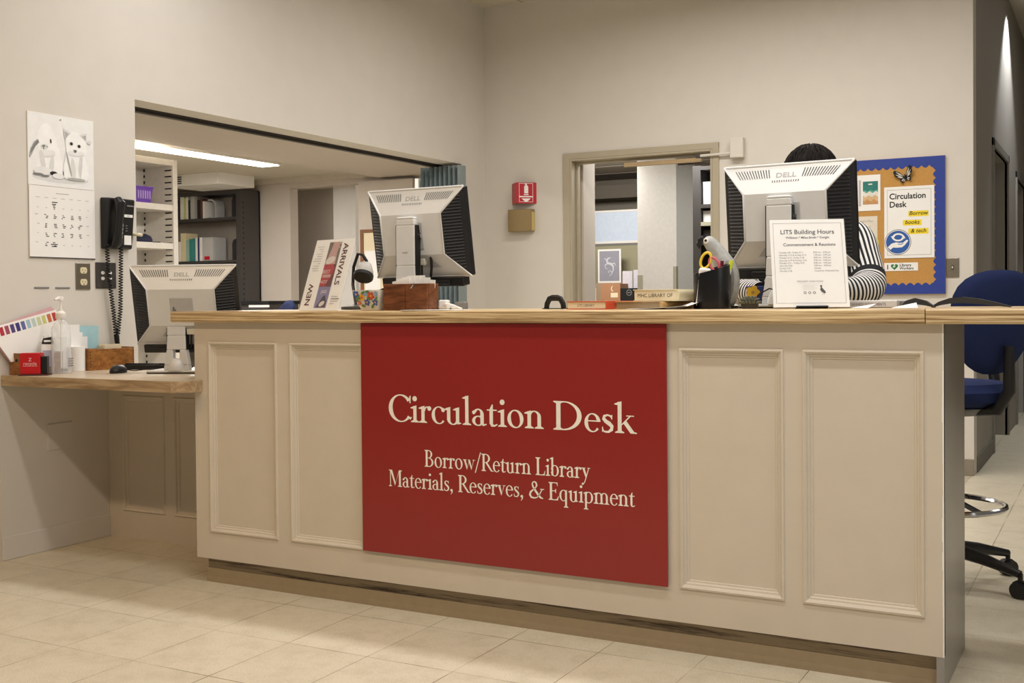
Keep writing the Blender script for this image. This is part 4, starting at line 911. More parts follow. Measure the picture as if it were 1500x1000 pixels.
m = MB(); m.add([(-.006,-.001,.115),(.004,-.001,.115),(.006,-.001,.0),(-.006,.001,.115),(.004,.001,.115),(.006,.001,.0)], [(0,1,2),(5,4,3),(0,3,4,1),(1,4,5,2),(2,5,3,0)]); m.build('blade', STEEL, scs)
hl = thing('highlighter', 'yellow-green highlighter pen in the right of the pen cup', 'pen', (1.575, .11, CT+.008), (0, .22, 0))
MB().cyl((0, 0, 0), (0, 0, .115), .006, n=12).build('barrel', WHITE, hl, smooth=True); MB().cyl((0, 0, .115), (0, 0, .142), .0066, n=12).build('cap', mat('lime_cap', (214, 226, 60), .4), hl, smooth=True)
pn = thing('dark_pen', 'dark pen standing between the scissors and the cup rim', 'pen', (1.555, .125, CT+.008), (0, .12, 0))
MB().cyl((0, 0, 0), (0, 0, .118), .005, n=12).build('barrel', BLACK, pn, smooth=True); MB().cyl((0, 0, .118), (0, 0, .140), .0055, n=12).build('cap', mat('maroon_cap', (120, 30, 50), .4), pn, smooth=True)
er = thing('white_eraser', 'white block showing in the front of the pen cup', 'eraser', (1.522, .075, CT+.007), (.1, .1, .3))
MB().box((-.018, -.012, 0), (.018, .012, .118)).build('eraser_body', WHITE, er, bevel=.006)

# grey parrot figure standing behind the cup
pr_ = thing('parrot_figure', 'grey toy parrot figure standing behind the pen cup', 'figurine', (1.535, .21, CT), (0, 0, .05))
GP = mat('parrot_grey', (168, 168, 164), .6, var=(60, .2)); 
bpts = [(.025, 0, .0), (.028, 0, .03), (.030, 0, .08), (.022, 0, .13), (.004, 0, .165), (-.018, 0, .193), (-.034, 0, .214), (-.048, 0, .220)]
MB().tube(bpts, [.018, .034, .042, .040, .030, .0255, .0235, .013], 20, sy=.9).build('body', GP, pr_, smooth=True, subsurf=1)
m = MB(); m.tube([(-.048, 0, .219), (-.060, 0, .214), (-.067, 0, .200), (-.064, 0, .188)], [.0145, .0125, .008, .002], 12); m.build('beak', BLACK, pr_, smooth=True)
for s1 in (-1, 1):
    m = MB(); m.ell((-.036, s1*.0215, .213), (.009, .003, .010)); m.build('eye_patch', WHITE, pr_, smooth=True)
    m = MB(); m.ell((-.037, s1*.0242, .214), (.0042, .0018, .0042)); m.build('eye', MATTE, pr_, smooth=True)
    m = MB(); m.ell((.036, s1*.034, .09), (.020, .010, .062)); m.build('wing', mat('wing_grey', (128, 128, 126), .6, var=(60, .25)), pr_, smooth=True)
MB().lathe([(.001, 0), (.04, 0), (.04, .008), (.001, .009)], 24, (.02, 0, 0)).build('stand', MATTE, pr_)

# potted succulent rosette
su = thing('succulent', 'small grey-green rosette plant on the countertop right of the pen cup', 'plant', (1.660, .115, CT))
m = MB(); m.lathe([(.001, 0), (.024, 0), (.027, .014), (.001, .016)], 24); m.build('dish', DGREY, su, smooth=True)
m = MB(); rs = random.Random(4)
for layer, (nn, el, L_) in enumerate(((16, .15, .036), (14, .45, .034), (11, .8, .030), (7, 1.15, .024), (3, 1.45, .018))):
    for k in range(nn):
        a = 2*PI*k/nn+layer*.4+rs.uniform(-.1, .1); d = Vector((math.cos(a)*math.cos(el), math.sin(a)*math.cos(el), math.sin(el)))
        b_ = Vector((0, 0, .012)); m.tube([b_, b_+d*L_*.5, b_+d*L_*.85+Vector((0,0,.003)), b_+d*L_+Vector((0,0,.005))], [.002, .0052, .004, .0006], 6)
lf = m.build('leaves', mat('grey_green_leaf', (112, 114, 98), .6, var=(50, .35)), su, smooth=True); lf['kind'] = 'stuff'
tag(MB().tube([(1.612, .2, CT+.006), (1.64, .17, CT+.012), (1.69, .12, CT+.045), (1.725, .10, CT+.06), (1.755, .12, CT+.05), (1.752, .155, CT+.004)], .0022, 6).build('thin_cable', MATTE, smooth=True), 'thin black cable looping from the plant to the hours sign', 'cable')

# building hours sign
hr = thing('hours_sign', 'white building hours notice in a clear holder in front of the right monitor', 'notice', (1.862, .052, CT+.005), (PI/2-.37, 0, .38))
MB().box((-fw/2, 0, -.004), (fw/2, fh, -.0022)).build('notice_sheet', PAPER, hr)
m = MB(); z = -.0018
for a, b, c, d in ((-.099, .012, .099, .0128), (-.099, .2665, .099, .2673), (-.099, .012, -.0982, .2673), (.0982, .012, .099, .2673)): m.rect(a, b, c, d, z, 1)
m.text('LITS Building Hours', .0198, 0, .232, z, bold=.012, m=2, sx=.98)
m.text('Williston * Miles-Smith * Dwight', .0100, 0, .217, z, m=2, bold=.01, sx=.95)
m.text('Commencement & Reunions', .0136, .004, .193, z, bold=.012, m=2, sx=.95)
rows = [('Tuesday 5/8 - Friday 5/11', '8:00 am - 5:00 pm'), ('Saturday 5/12 & Sunday 5/13', '1:00 pm - 5:00 pm'), ('Monday 5/14 - Friday 5/18', '8:00 am - 5:00 pm'), ('Saturday 5/19 & Sunday 5/20', '9:00 am - 5:00 pm'), ('Monday 5/21 - Friday 5/25', '8:00 am - 5:00 pm'), ('Saturday 5/26', '9:00 am - 3:00 pm'), ('Sunday 5/27', 'Closed'), ('Monday 5/28', 'Closed for Memorial Day')]
for i, (p, q) in enumerate(rows):
    y = .170-i*.0084; m.text(p, .0072, -.085, y, z, 'LEFT', m=1, sx=.94); m.text(q, .0072, .014, y, z, 'LEFT', m=1, sx=.94)
m.text('MOUNT HOLYOKE', .0072, .0, .078, z, m=1, sx=1.2); m.rect(-.036, .074, .036, .0744, z, 3)
for q in range(4): m.rect(-.022, .068-q*.0045, .020-(q % 2)*.01, .0686-q*.0045, z, 3)
for q in range(3): m.disc(-.016+q*.013, .045, .0042, None, z, 14, 1); m.disc(-.016+q*.013, .045, .0022, None, z+.0002, 12, 4)
m.poly([(.027,.066),(.031,.069),(.034,.066),(.032,.062),(.036,.056),(.041,.050),(.043,.044),(.038,.043),(.031,.047),(.027,.054),(.029,.061)], z, 2); m.rect(.034, .038, .0348, .043, z, 2); m.rect(.038, .038, .0388, .043, z, 2)
plab(m.build('print', [PAPER, GINK, mat('charcoal_print', (66, 66, 70), .7), LINK, PAPER], hr), 'charcoal lettering LITS Building Hours')
m = MB(); m.box((-fw/2-.002, -.0005, -.0016), (fw/2+.002, fh+.002, -.0004)); m.box((-fw/2-.002, -.0005, -.0075), (fw/2+.002, fh+.002, -.0055)); m.build('acrylic_pocket', ACR, hr)
bk = MB(); bk.add([(-fw/2, .16, -.0076), (fw/2, .16, -.0076), (fw/2, .045, -.100), (-fw/2, .045, -.100), (-fw/2, .16, -.0096), (fw/2, .16, -.0096), (fw/2, .043, -.102), (-fw/2, .043, -.102)], [(0,1,2,3),(7,6,5,4),(0,4,5,1),(1,5,6,2),(2,6,7,3),(3,7,4,0)]); bk.build('back_support', ACR, hr)
ft = MB(); ft.box((-.045, -.004, -.03), (.045, -.0006, .012)); ft.build('foot_pad', BLACK, hr)

# white boxed printer tray, papers and black strap at the right
tr = thing('document_tray', 'flat white box with grey lettering lying right of the hours sign', 'box', (2.0, .30, CT), (0, 0, .02))
MB().box((-.13, -.10, 0), (.072, .12, .022)).build('tray_body', mat('pale_grey_box', (206, 204, 202), .5), tr, bevel=.003)
m = MB(Matrix(((1,0,0,0),(0,0,-1,-.1002),(0,1,0,0),(0,0,0,1)))); m.text('HAND SCANNED DOCUMENTS', .011, -.03, .007, .0008, m=0, sx=.9); m.build('lettering', mat('mauve_print', (120, 100, 112), .6), tr)
MB().box((.072, -.05, .002), (.088, .05, .020)).build('end_tab', GREY, tr, bevel=.002)
tag(MB().add([(-.03,-.02,0),(.02,-.025,0),(.035,.02,.012),(-.02,.02,0),(-.03,-.02,.001),(.02,-.025,.001),(.035,.02,.013),(-.02,.02,.001)], [(3,2,1,0),(4,5,6,7),(0,1,5,4),(1,2,6,5),(2,3,7,6),(3,0,4,7)]).build('paper_scrap', PAPER, None, (1.995, .10, CT)), 'torn white paper scrap in front of the flat white box', 'paper')
tag(MB().add([(-.04,-.02,0),(.03,-.01,0),(.02,.03,.014),(-.03,.02,0),(-.04,-.02,.001),(.03,-.01,.001),(.02,.03,.015),(-.03,.02,.001)], [(3,2,1,0),(4,5,6,7),(0,1,5,4),(1,2,6,5),(2,3,7,6),(3,0,4,7)]).build('paper_scrap', PAPER, None, (2.115, .12, CT)), 'torn white paper scrap beside the black strap', 'paper')
def strap(label, pts, wd):
    m = MB(); 
    vs = []
    for i, p in enumerate(pts):
        th_ = .003+.015*math.sin(PI*i/(len(pts)-1)); vs += [(p[0], p[1]-wd/2, p[2]), (p[0], p[1]+wd/2, p[2]), (p[0], p[1]+wd/2, p[2]+th_), (p[0], p[1]-wd/2, p[2]+th_)]
    fs = [(i*4+k, i*4+(k+1) % 4, i*4+4+(k+1) % 4, i*4+4+k) for i in range(len(pts)-1) for k in range(4)]+[(3,2,1,0), tuple((len(pts)-1)*4+k for k in range(4))]
    return tag(m.add(vs, fs).build('black_strap', mat('grey_strap', (44, 44, 46), .5), smooth=True), label, 'strap')
strap('dark strap arching on the countertop across the seam', [(2.085, .20, CT), (2.10, .20, CT+.007), (2.125, .20, CT+.010), (2.155, .20, CT+.006), (2.178, .20, CT)], .03)
strap('long dark strap lying on the countertop right of the seam', [(2.165, .24, CT), (2.185, .24, CT+.006), (2.215, .24, CT+.011), (2.25, .24, CT+.012), (2.29, .24, CT+.009), (2.335, .24, CT+.004), (2.375, .24, CT)], .04)
bx = thing('blue_box', 'small blue box with a yellow flower behind the plant', 'box', (1.575, .51, CT))
MB().box((-.035, -.03, 0), (.045, .03, .072)).build('box_body', mat('deep_blue_card', (44, 62, 140), .5), bx, bevel=.002)
m = MB(Matrix(((1,0,0,0),(0,0,-1,-.0302),(0,1,0,0),(0,0,0,1))))
for k in range(5): m.disc(-.012+.014*math.cos(k*1.257), .050+.014*math.sin(k*1.257), .011, None, .0004+k*.00005, 12, 0)
m.disc(-.012, .050, .006, None, .001, 10, 1); m.build('printed_flower', [mat('yellow_print', (226, 190, 60), .5), TAN], bx)
# ================================================================ back wall fittings
fs_ = thing('extinguisher_sign', 'red projecting fire extinguisher sign on the back wall left of the doorway', 'sign', (-1.157, YB, 1.770))
m = MB(); A, B_, C_ = (-.100, -.001), (-.014, -.100), (.100, -.001)
m.prism([A, B_, C_, (.094, -.001), (-.014, -.092), (-.094, -.001)], .002, .152); m.build('sign_panel', SIGNRED, fs_)
d = Vector((.114, .099, 0)).normalized(); nn = Vector((d.y, -d.x, 0))
Mv = Matrix((d, Vector((0, 0, 1)), nn)).transposed().to_4x4(); Mv.translation = Vector((-.014, -.100, .002))+nn*.0006
m = MB(Mv); W2 = .151
def outline(m, x0, y0, x1, y1, t_, z_, k): 
    m.rect(x0, y0, x1, y0+t_, z_, k); m.rect(x0, y1-t_, x1, y1, z_, k); m.rect(x0, y0, x0+t_, y1, z_, k); m.rect(x1-t_, y0, x1, y1, z_, k)
outline(m, .022, .010, .125, .145, .0028, 0, 0)
m.rect(.022, .044, .125, .053, .0001, 0); m.poly([(.040, .036), (.108, .036), (.088, .018), (.060, .018)], 0, 0); m.disc(.074, .018, .014, .005, .0001, 16, 0)
m.rect(.060, .072, .090, .120, 0, 0); m.disc(.075, .120, .015, .010, .0001, 16, 0); m.rect(.070, .125, .080, .142, 0, 0); m.poly([(.062, .136), (.070, .142), (.070, .134)], 0, 0); m.rect(.058, .060, .092, .067, 0, 0)
plab(m.build('pictogram', mat('sign_white', (240, 232, 228), .5), fs_), 'white extinguisher symbol with an arrow')
bb = thing('bronze_box', 'small bronze box on the back wall below the extinguisher sign', 'box', (-1.262, YB, 1.572))
MB().box((0, -.060, 0), (.190, -.001, .160)).build('cover', BRASS, bb, bevel=.004)
MB().box((.1902, -.052, .006), (.1912, -.008, .140)).build('lit_side', mat('lit_side_yellow', (206, 184, 110), .6), bb)  # pale yellow sheet imitating light on the right side of the box
dc = thing('door_closer', 'cream door closer box with a thin arm over the back doorway', 'door closer', (.44, YB-.001, 2.06))
MB().box((-.046, -.05, -.063), (.042, 0, .066)).build('closer_body', PAINT, dc, bevel=.004)
MB().tube([(-.04, -.028, -.030), (-.27, -.026, -.034)], .009, 8).build('arm', PAINT, dc, smooth=True)
MB().box((-.285, -.036, -.048), (-.255, -.015, -.022)).build('arm_joint', DGREY, dc, bevel=.002)
MB().box((-.83, .03, -.066), (-.27, .055, -.036)).build('track', mat('tan_track', (176, 152, 116), .5), dc, bevel=.002)
MB().tube([(-.44, .05, -.072), (-.22, .05, -.075)], .006, 8).build('lower_arm', DGREY, dc)
lsw = thing('light_switch', 'steel light switch plate right of the notice board', 'switch', (1.718, YB-.0005, 1.191), FB)
MB().box((0, 0, 0), (.074, .118, .006)).build('cover_plate', STEEL, lsw, bevel=.003)
MB().box((.030, .046, .005), (.044, .074, .009)).build('toggle_frame', DGREY, lsw); MB().add([(.033,.05,.006),(.041,.05,.006),(.041,.066,.006),(.033,.066,.006),(.034,.060,.020),(.040,.060,.020),(.040,.067,.019),(.034,.067,.019)], [(3,2,1,0),(4,5,6,7),(0,1,5,4),(1,2,6,5),(2,3,7,6),(3,0,4,7)]).build('toggle', WHITE, lsw)
for q in (.018, .100): MB().cyl((.037, q, .005), (.037, q, .0072), .004, n=10).build('screw', STEEL, lsw)

# notice board
BX0, BX1, BZ0, BZ1 = .86, 1.716, 1.094, 1.926
nb = thing('notice_board', 'cork notice board with a scalloped blue border behind the right monitor', 'notice board', (BX0, YB-.001, BZ0), FB)
bw_, bh_ = BX1-BX0, BZ1-BZ0
MB().box((0, 0, 0), (bw_, bh_, .018)).build('cork', mat('cork', (196, 148, 84), .85, spec=.1, var=(180, .14), bump=(300, .3)), nb)
ROYAL = mat('royal_blue_border', (40, 62, 146), .6, var=(12, .08))
def scal(L_, n, wd, amp):
    P = []
    for i in range(n*8+1): P.append((L_*i/(n*8), wd+amp*(abs(math.sin(PI*i/8))-.5)*1.0))
    return P
for side in range(4):
    m = MB(); L_ = bw_ if side % 2 == 0 else bh_; P = scal(L_, int(L_/.043), .060, .016)
    def mp(u, v):
        return [(u, v), (bw_-v, u), (bw_-u, bh_-v), (v, bh_-u)][side]
    zz = .0185+.0003*side
    a_ = [mp(u, 0) for u, v in P]; b_ = [mp(u, min(v, u+.001, L_-u+.001)) for u, v in P]
    m.strip(b_, a_, zz); n = len(P)
    m.add([(p[0], p[1], .018) for p in b_]+[(p[0], p[1], zz) for p in b_], [(i, i+1, n+i+1, n+i) for i in range(n-1)])
    m.build('scalloped_border', ROYAL, nb)
def pin(name, label, cat, x0, z0, mt, w_, h_, thick=.0012, rot=0, group=None):
    o = thing(name, label, cat, (x0, YB-.0205, z0), FB, group); MB().box((0, 0, 0), (w_, h_, thick)).build('sheet', mt, o); return o
TEAL = [mat('sea_%d' % i, c, .6, var=(40, .12)) for i, c in enumerate([(40, 120, 112), (90, 166, 150), (226, 222, 210), (214, 178, 132), (196, 146, 92)])]
o = pin('beach_photo', 'white sheet with a photo of a beach, pinned at the top of the notice board', 'photo', 1.150, 1.612, PAPER, .190, .222)
m = MB(); m.rect(.085, .040, .176, .182, .0016, 1)
def wav(y, amp, k): return [(.085+.091*i/14, y+amp*math.sin(i*1.1+k)) for i in range(15)]
for y, amp, k, c in ((.125, .003, 0, 2), (.115, .006, 1, 3), (.090, .006, 2, 4), (.065, .007, 3, 5)):
    P = wav(y, amp, k); m.poly(P+[(.176, .040), (.085, .040)], .0017+c*.00012, c)
m.rect(.118, .160, .142, .168, .0026, 3)
m.rect(.060, .03, .074, .192, .0016, 6); m.text('a', .009, .067, .178, .0019, m=0)
m.build('print', [GINK]+TEAL+[LINK], o)
o = pin('event_flyer', 'cream flyer with faint lettering pinned below the beach photo', 'flyer', 1.150, 1.372, mat('cream_flyer', (224, 214, 198), .7), .172, .206)
m = MB(); m.text('Need a Film', .019, .098, .170, .0016, m=0); m.text('of', .016, .125, .135, .0016, m=0); m.text('here!', .015, .13, .09, .0016, m=0); m.disc(.16, .03, .02, .045, .0016, 14, 1); m.build('print', [mat('soft_grey_print', (150, 146, 140), .7), mat('lime_print', (214, 220, 120), .6)], o)
o = pin('circulation_poster', 'white Circulation Desk poster with yellow tags on the notice board', 'poster', 1.363, 1.314, PAPER, .292, .437, .003)
m = MB(); outline(m, .018, .018, .274, .419, .0016, .0034, 0)
m.text('Circulation', .050, .030, .362, .0034, 'LEFT', bold=.022, m=1, sx=.95); m.text('Desk', .050, .030, .312, .0034, 'LEFT', bold=.022, m=1, sx=.95)
for s_, x, y, w_ in (('Borrow', .142, .252, .116), ('books', .110, .198, .108), ('& tech', .142, .145, .116)):
    m.rect(x, y, x+w_, y+.034, .0034, 2); m.text(s_, .034, x+w_/2, y+.009, .0037, bold=.012, shear=.2, m=1, sx=1.0)
m.disc(.080, .098, .078, None, .0034, 48, 0); m.disc(.080, .098, .074, None, .0036, 48, 6); m.disc(.080, .098, .070, None, .0038, 48, 3)
m.poly([(.020,.068),(.042,.090),(.070,.098),(.084,.094),(.110,.094),(.132,.112),(.142,.106),(.120,.078),(.104,.066),(.074,.064),(.052,.066),(.036,.052)], .004, 6); m.line2([(.080,.086),(.100,.084),(.112,.090)], .004, .0041, 3)
for s1 in (1, -1):
    P = [(.082+.030*math.cos(math.radians(a))*s1, .128+.020*math.sin(math.radians(a))*s1) for a in range(15, 166, 15)]
    m.line2(P, .010, .004, 6); e_ = P[-1]; m.poly([(e_[0]-.014*s1, e_[1]+.002*s1), (e_[0]+.012*s1, e_[1]+.004*s1), (e_[0]-.004*s1, e_[1]-.016*s1)], .0041, 6)
plab(m.build('print', [GINK, INK, mat('yellow_tag', (244, 216, 40), .6), mat('poster_blue', (44, 92, 166), .6), INK, INK, PAPER], o), 'black, yellow and blue print reading Circulation Desk, Borrow books & tech')
o = pin('sticker', 'small white sticker with a green heart below the Circulation Desk poster', 'sticker', 1.362, 1.236, PAPER, .198, .050)
m = MB(); m.text('I', .040, .020, .011, .0016, bold=.02, m=0)
H = [(.060+.021*math.sin(t_)**3*1.0, .026+.0013*(13*math.cos(t_)-5*math.cos(2*t_)-2*math.cos(3*t_)-math.cos(4*t_))) for t_ in [2*PI*i/40 for i in range(40)]]
m.poly(H, .0016, 1); m.disc(.058, .028, .009, .007, .0018, 10, 2, 0, .5)
m.text('Library', .024, .090, .027, .0016, 'LEFT', bold=.02, m=0); m.text('Workers', .022, .090, .008, .0016, 'LEFT', bold=.02, m=0)
plab(m.build('print', [INK, mat('heart_green', (40, 116, 62), .6), mat('heart_light', (190, 214, 190), .6)], o), 'print reading I love Library Workers')
bf = thing('butterfly', 'black and white paper butterfly pinned above the Circulation Desk poster', 'butterfly', (1.490, YB-.0225, 1.805), FB)
wing = [(.004, .006), (.022, .040), (.046, .062), (.056, .052), (.052, .022), (.030, .002), (.034, -.016), (.022, -.030), (.006, -.012)]
for s1, tl in ((1, .45), (-1, .25)):
    Mw = Matrix.Rotation(.30, 4, 'Z') @ Matrix.Rotation(-s1*tl, 4, 'Y')
    m = MB(Mw); P = [(s1*x*1.1, y) for x, y in wing]; m.prism(P if s1 > 0 else P[::-1], .002, .003, 0)
    for a, b, w_ in (((.012, .012), (.040, .048), .008), ((.016, .006), (.046, .034), .007), ((.014, .002), (.040, .016), .006), ((.012, -.004), (.026, -.014), .007), ((.008, -.008), (.018, -.022), .005)):
        m.line2([(s1*a[0]*1.1, a[1]), (s1*(a[0]+b[0])/2*1.1, (a[1]+b[1])/2), (s1*b[0]*1.1, b[1])], [.002, w_, .002], .0034, 1)
    m.build('wing', [MATTE, mat('wing_white', (214, 208, 196), .7)], bf)
MB(Matrix.Rotation(.30, 4, 'Z')).tube([(0, -.026, .004), (0, -.01, .005), (0, .012, .005), (0, .022, .004)], [.0015, .004, .0045, .002], 10).build('body', MATTE, bf, smooth=True)

# ================================================================ office: folding gate, lamp, shelves, books
ac = thing('folding_gate', 'blue-grey accordion gate folded against the right end of the service opening', 'gate', (XW-.10, 3.60, .785))
m = MB(); P = []
for i in range(19): P.append((-.19+.0145*i*1.32, (-.050 if i % 2 else .030)))
vs = [(x, y, 0) for x, y in P]+[(x, y, 1.245) for x, y in P]+[(x, y+.004, 0) for x, y in P]+[(x, y+.004, 1.245) for x, y in P]; n = len(P)
fs = [f for i in range(n-1) for f in ((i, i+1, n+i+1, n+i), (2*n+i+1, 2*n+i, 3*n+i, 3*n+i+1))]
m.add(vs, fs); m.build('pleats', mat('blue_grey_vinyl', (148, 160, 162), .4, metal=.3, var=(14, .06)), ac)
MB().box((-.222, -.05, 0), (-.190, .01, 1.17)).build('lead_post', WHITE, ac, bevel=.003)
lf_ = thing('strip_light', 'long white strip light glowing under the office ceiling', 'light', (-3.93, 3.2, OC), (0, 0, 0))
MB().box((-.11, -1.4, -.022), (.11, 1.30, -.001)).build('housing', WHITE, lf_)
MB().box((-.095, -1.38, -.030), (.095, 1.28, -.0222)).build('diffuser', mat('lit_diffuser', (255, 250, 240), .6, emit=5), lf_)
cu = thing('ceiling_unit', 'white box unit hanging under the office ceiling above the dark bookcase', 'air unit', (-5.05, 4.95, OC-.0005))
MB().box((-.36, -.25, -.11), (.30, .25, 0)).build('housing', WHITE, cu, bevel=.004)
for k in range(4): MB().box((-.30, -.2535, -.090+k*.02), (-.16, -.2502, -.080+k*.02)).build('grille_slot', MATTE, cu)
sh = thing('slotted_shelf', 'tall white slotted shelf unit just inside the service opening', 'shelf', (-3.82, 2.45, 0))
SX0, SX1 = -.16, .16
WPANEL = mat('shelf_white', (226, 220, 210), .5)
for y in (-.60, .60):
    m = MB(); m.box((SX0, y, 0), (SX1, y+.045, 2.16), 0)
    if y > 0:
        zz = .1
        while zz < 2.10:
            m.box((SX1-.085, y-.001, zz), (SX1-.015, y+.001, zz+.010), 1); m.box((SX0+.012, y-.001, zz+.01), (SX0+.028, y+.001, zz+.030), 1); zz += .046
    m.build('end_panel', [WPANEL, INK], sh)
MB().box((SX0, -.555, 0), (SX0+.01, .60, 2.16)).build('back_panel', WPANEL, sh)
for z_ in (.12, .5, .86, 1.19, 1.485, 1.775, 2.115): MB().box((SX0+.01, -.555, z_), (SX1-.004, .5985, z_+.045)).build('shelf_board', WPANEL, sh, bevel=.002)
pbk = thing('purple_basket', 'small purple slotted basket on the white shelf unit', 'basket', (-3.76, 2.80, 1.8205))
loft([(rsq(.055, .075), 0), (rsq(.066, .088), .11), (rsq(.070, .094), .112), (rsq(.070, .094), .122), (rsq(.064, .086), .122), (rsq(.052, .072), .005)]).build('basket_body', mat('purple_plastic', (112, 70, 176), .4), pbk, smooth=30)
for k in range(6): MB().box((.0595, -.064+k*.022, .03), (.0655, -.052+k*.022, .09)).build('slot', mat('slot_pale_%d' % k, (176, 150, 214), .5), pbk)
cp = thing('baseball_cap', 'dark blue cap lying on the white shelf below the purple basket', 'cap', (-3.74, 2.80, 1.5305))
m = MB(); m.lathe([(.075, 0), (.078, .02), (.066, .045), (.035, .062), (.001, .066)], 24, sy=1.15); m.build('crown', mat('navy_cloth', (34, 38, 62), .8), cp, smooth=True)
m = MB(); m.lathe([(.001, 0), (.06, .001), (.06, .006), (.001, .008)], 20, (.03, .10, 0), .8, .8); m.build('peak', mat('navy_peak', (28, 32, 54), .7), cp, smooth=True)

dbk = thing('dark_bookcase', 'dark metal library bookcase against the far office wall', 'bookcase', (-5.65, 5.33, 0))
MB().box((-.80, .135, 0), (.72, .15, 2.19)).build('back_panel', mat('bookcase_back', (150, 140, 128), .7), dbk)
MB().box((-.80, -.13, 2.15), (.72, .15, 2.19)).build('top_panel', DGREY, dbk)
for x in (-.80, .66):
    m = MB(); m.box((x, -.13, 0), (x+.06, .15, 2.15)); 
    zz = .2
    while zz < 2.1: m.box((x-.001, -.10, zz), (x+.061, -.085, zz+.02), 1); zz += .05
    m.build('upright', [DGREY, MATTE], dbk)
for z_ in (.15, .62, 1.06, 1.475, 1.900):
    MB().box((-.74, -.13, z_), (.66, .135, z_+.022)).build('shelf_board', DGREY, dbk)
    if z_ > 1:
        P = [(-.125, 0), (.13, 0), (.13, .21), (-.08, .21), (-.11, .195), (-.125, .16)]
        m = MB(Matrix(((0,0,1,.60),(1,0,0,0),(0,1,0,z_+.0225),(0,0,0,1)))); m.prism(P, 0, .006); m.build('shelf_bracket', DGREY, dbk)
cols = {'white': (226, 222, 214), 'black': (40, 38, 40), 'grey': (150, 146, 140), 'lime': (196, 204, 120), 'silver': (178, 176, 172), 'brown': (92, 60, 48), 'cream': (222, 206, 164), 'teal': (60, 130, 124), 'pale green': (150, 180, 160), 'dark blue': (48, 58, 96)}
CM = {k: mat('spine_'+k.replace(' ', '_'), v, .6) for k, v in cols.items()}
ordn = ['first', 'second', 'third', 'fourth', 'fifth', 'sixth', 'seventh', 'eighth', 'ninth', 'tenth', 'eleventh', 'twelfth']
def shelf_books(z_, x, seq, where, grp):
    for i, (c, w_, h_) in enumerate(seq):
        b = thing('book', '%s book, %s from the left in the %s row of the dark bookcase' % (c, ordn[i], where), 'book', (x, 5.215, z_), group=grp)
        MB().box((0, 0, 0), (w_-.002, .17, h_)).build('cover', CM[c], b, bevel=.002); MB().box((.003, .004, h_), (w_-.005, .168, h_+.001)).build('pages', PAPER2, b)
        x += w_
    return x
shelf_books(1.9225, -5.79, [('black', .045, .20), ('white', .05, .23), ('lime', .03, .22), ('white', .03, .225), ('black', .03, .19), ('silver', .06, .235), ('grey', .03, .225), ('black', .045, .19), ('brown', .03, .20), ('white', .03, .17)], 'upper', 'books in the upper row of the dark bookcase')
shelf_books(1.4975, -5.79, [('white', .045, .20), ('cream', .07, .285), ('pale green', .045, .215), ('teal', .045, .225), ('teal', .04, .23), ('white', .03, .235), ('dark blue', .025, .235), ('white', .035, .235)], 'lower', 'books in the lower row of the dark bookcase')
o = thing('magazine_file', 'grey magazine file with a red label right of the lower book row', 'file holder', (-5.445, 5.215, 1.4975))
MB().box((0, 0, 0), (.135, .19, .235)).build('file_body', CM['silver'], o, bevel=.003); MB().box((.02, -.001, .01), (.09, -.0002, .045)).build('label', SIGNRED, o)
o = thing('book_end', 'white curved book end right of the upper book row', 'book end', (-5.395, 5.24, 1.9225))
P = [(0, 0), (.11, 0), (.11, .12), (.09, .17), (.05, .19), (0, .19), (0, .175), (.045, .175), (.08, .155), (.095, .12), (.095, .012), (0, .012)]
m = MB(Matrix(((1,0,0,0),(0,0,1,0),(0,1,0,0),(0,0,0,1)))); m.prism(P, 0, .12); m.build('end_plate', CM['silver'], o)
o = thing('low_cabinet', 'low dark cabinet with a white strip, seen over the counter left of the flyer', 'cabinet', (-4.10, 4.55, 0))
MB().box((-.24, -.2, 0), (.24, .2, 1.06)).build('cabinet_body', DGREY, o); MB().box((-.25, -.21, 1.06), (.25, .21, 1.09)).build('cabinet_top', MATTE, o); MB().box((.02, -.205, 1.035), (.25, -.2, 1.055)).build('white_strip', WHITE, o)
o = thing('framed_board', 'brown framed board with white papers on the office wall left of the middle monitor', 'board', (-3.40, 5.495, 1.05), FB)
FBW, FBH = .50, .70
struct(MB().box((-3.66, 5.40, 0), (-3.05, 5.4999, 2.2)).build('trim_11', PAINT2))
o.location = (-3.63, 5.398, 1.05)
BRN = mat('brown_frame', (128, 88, 58), .5)
MB().box((0, 0, 0), (FBW, FBH, .010)).build('backing', PAPER2, o)
for a, b in (((0, 0, 0), (.035, FBH, .02)), ((FBW-.035, 0, 0), (FBW, FBH, .02)), ((.035, 0, 0), (FBW-.035, .03, .02)), ((.035, FBH-.03, 0), (FBW-.035, FBH, .02))): MB().box(a, b).build('frame_rail', BRN, o, bevel=.002)
for i in range(2): MB().box((.05+i*.2, .05, .0102), (.22+i*.2, .50, .0115)).build('pinned_paper', PAPER, o)

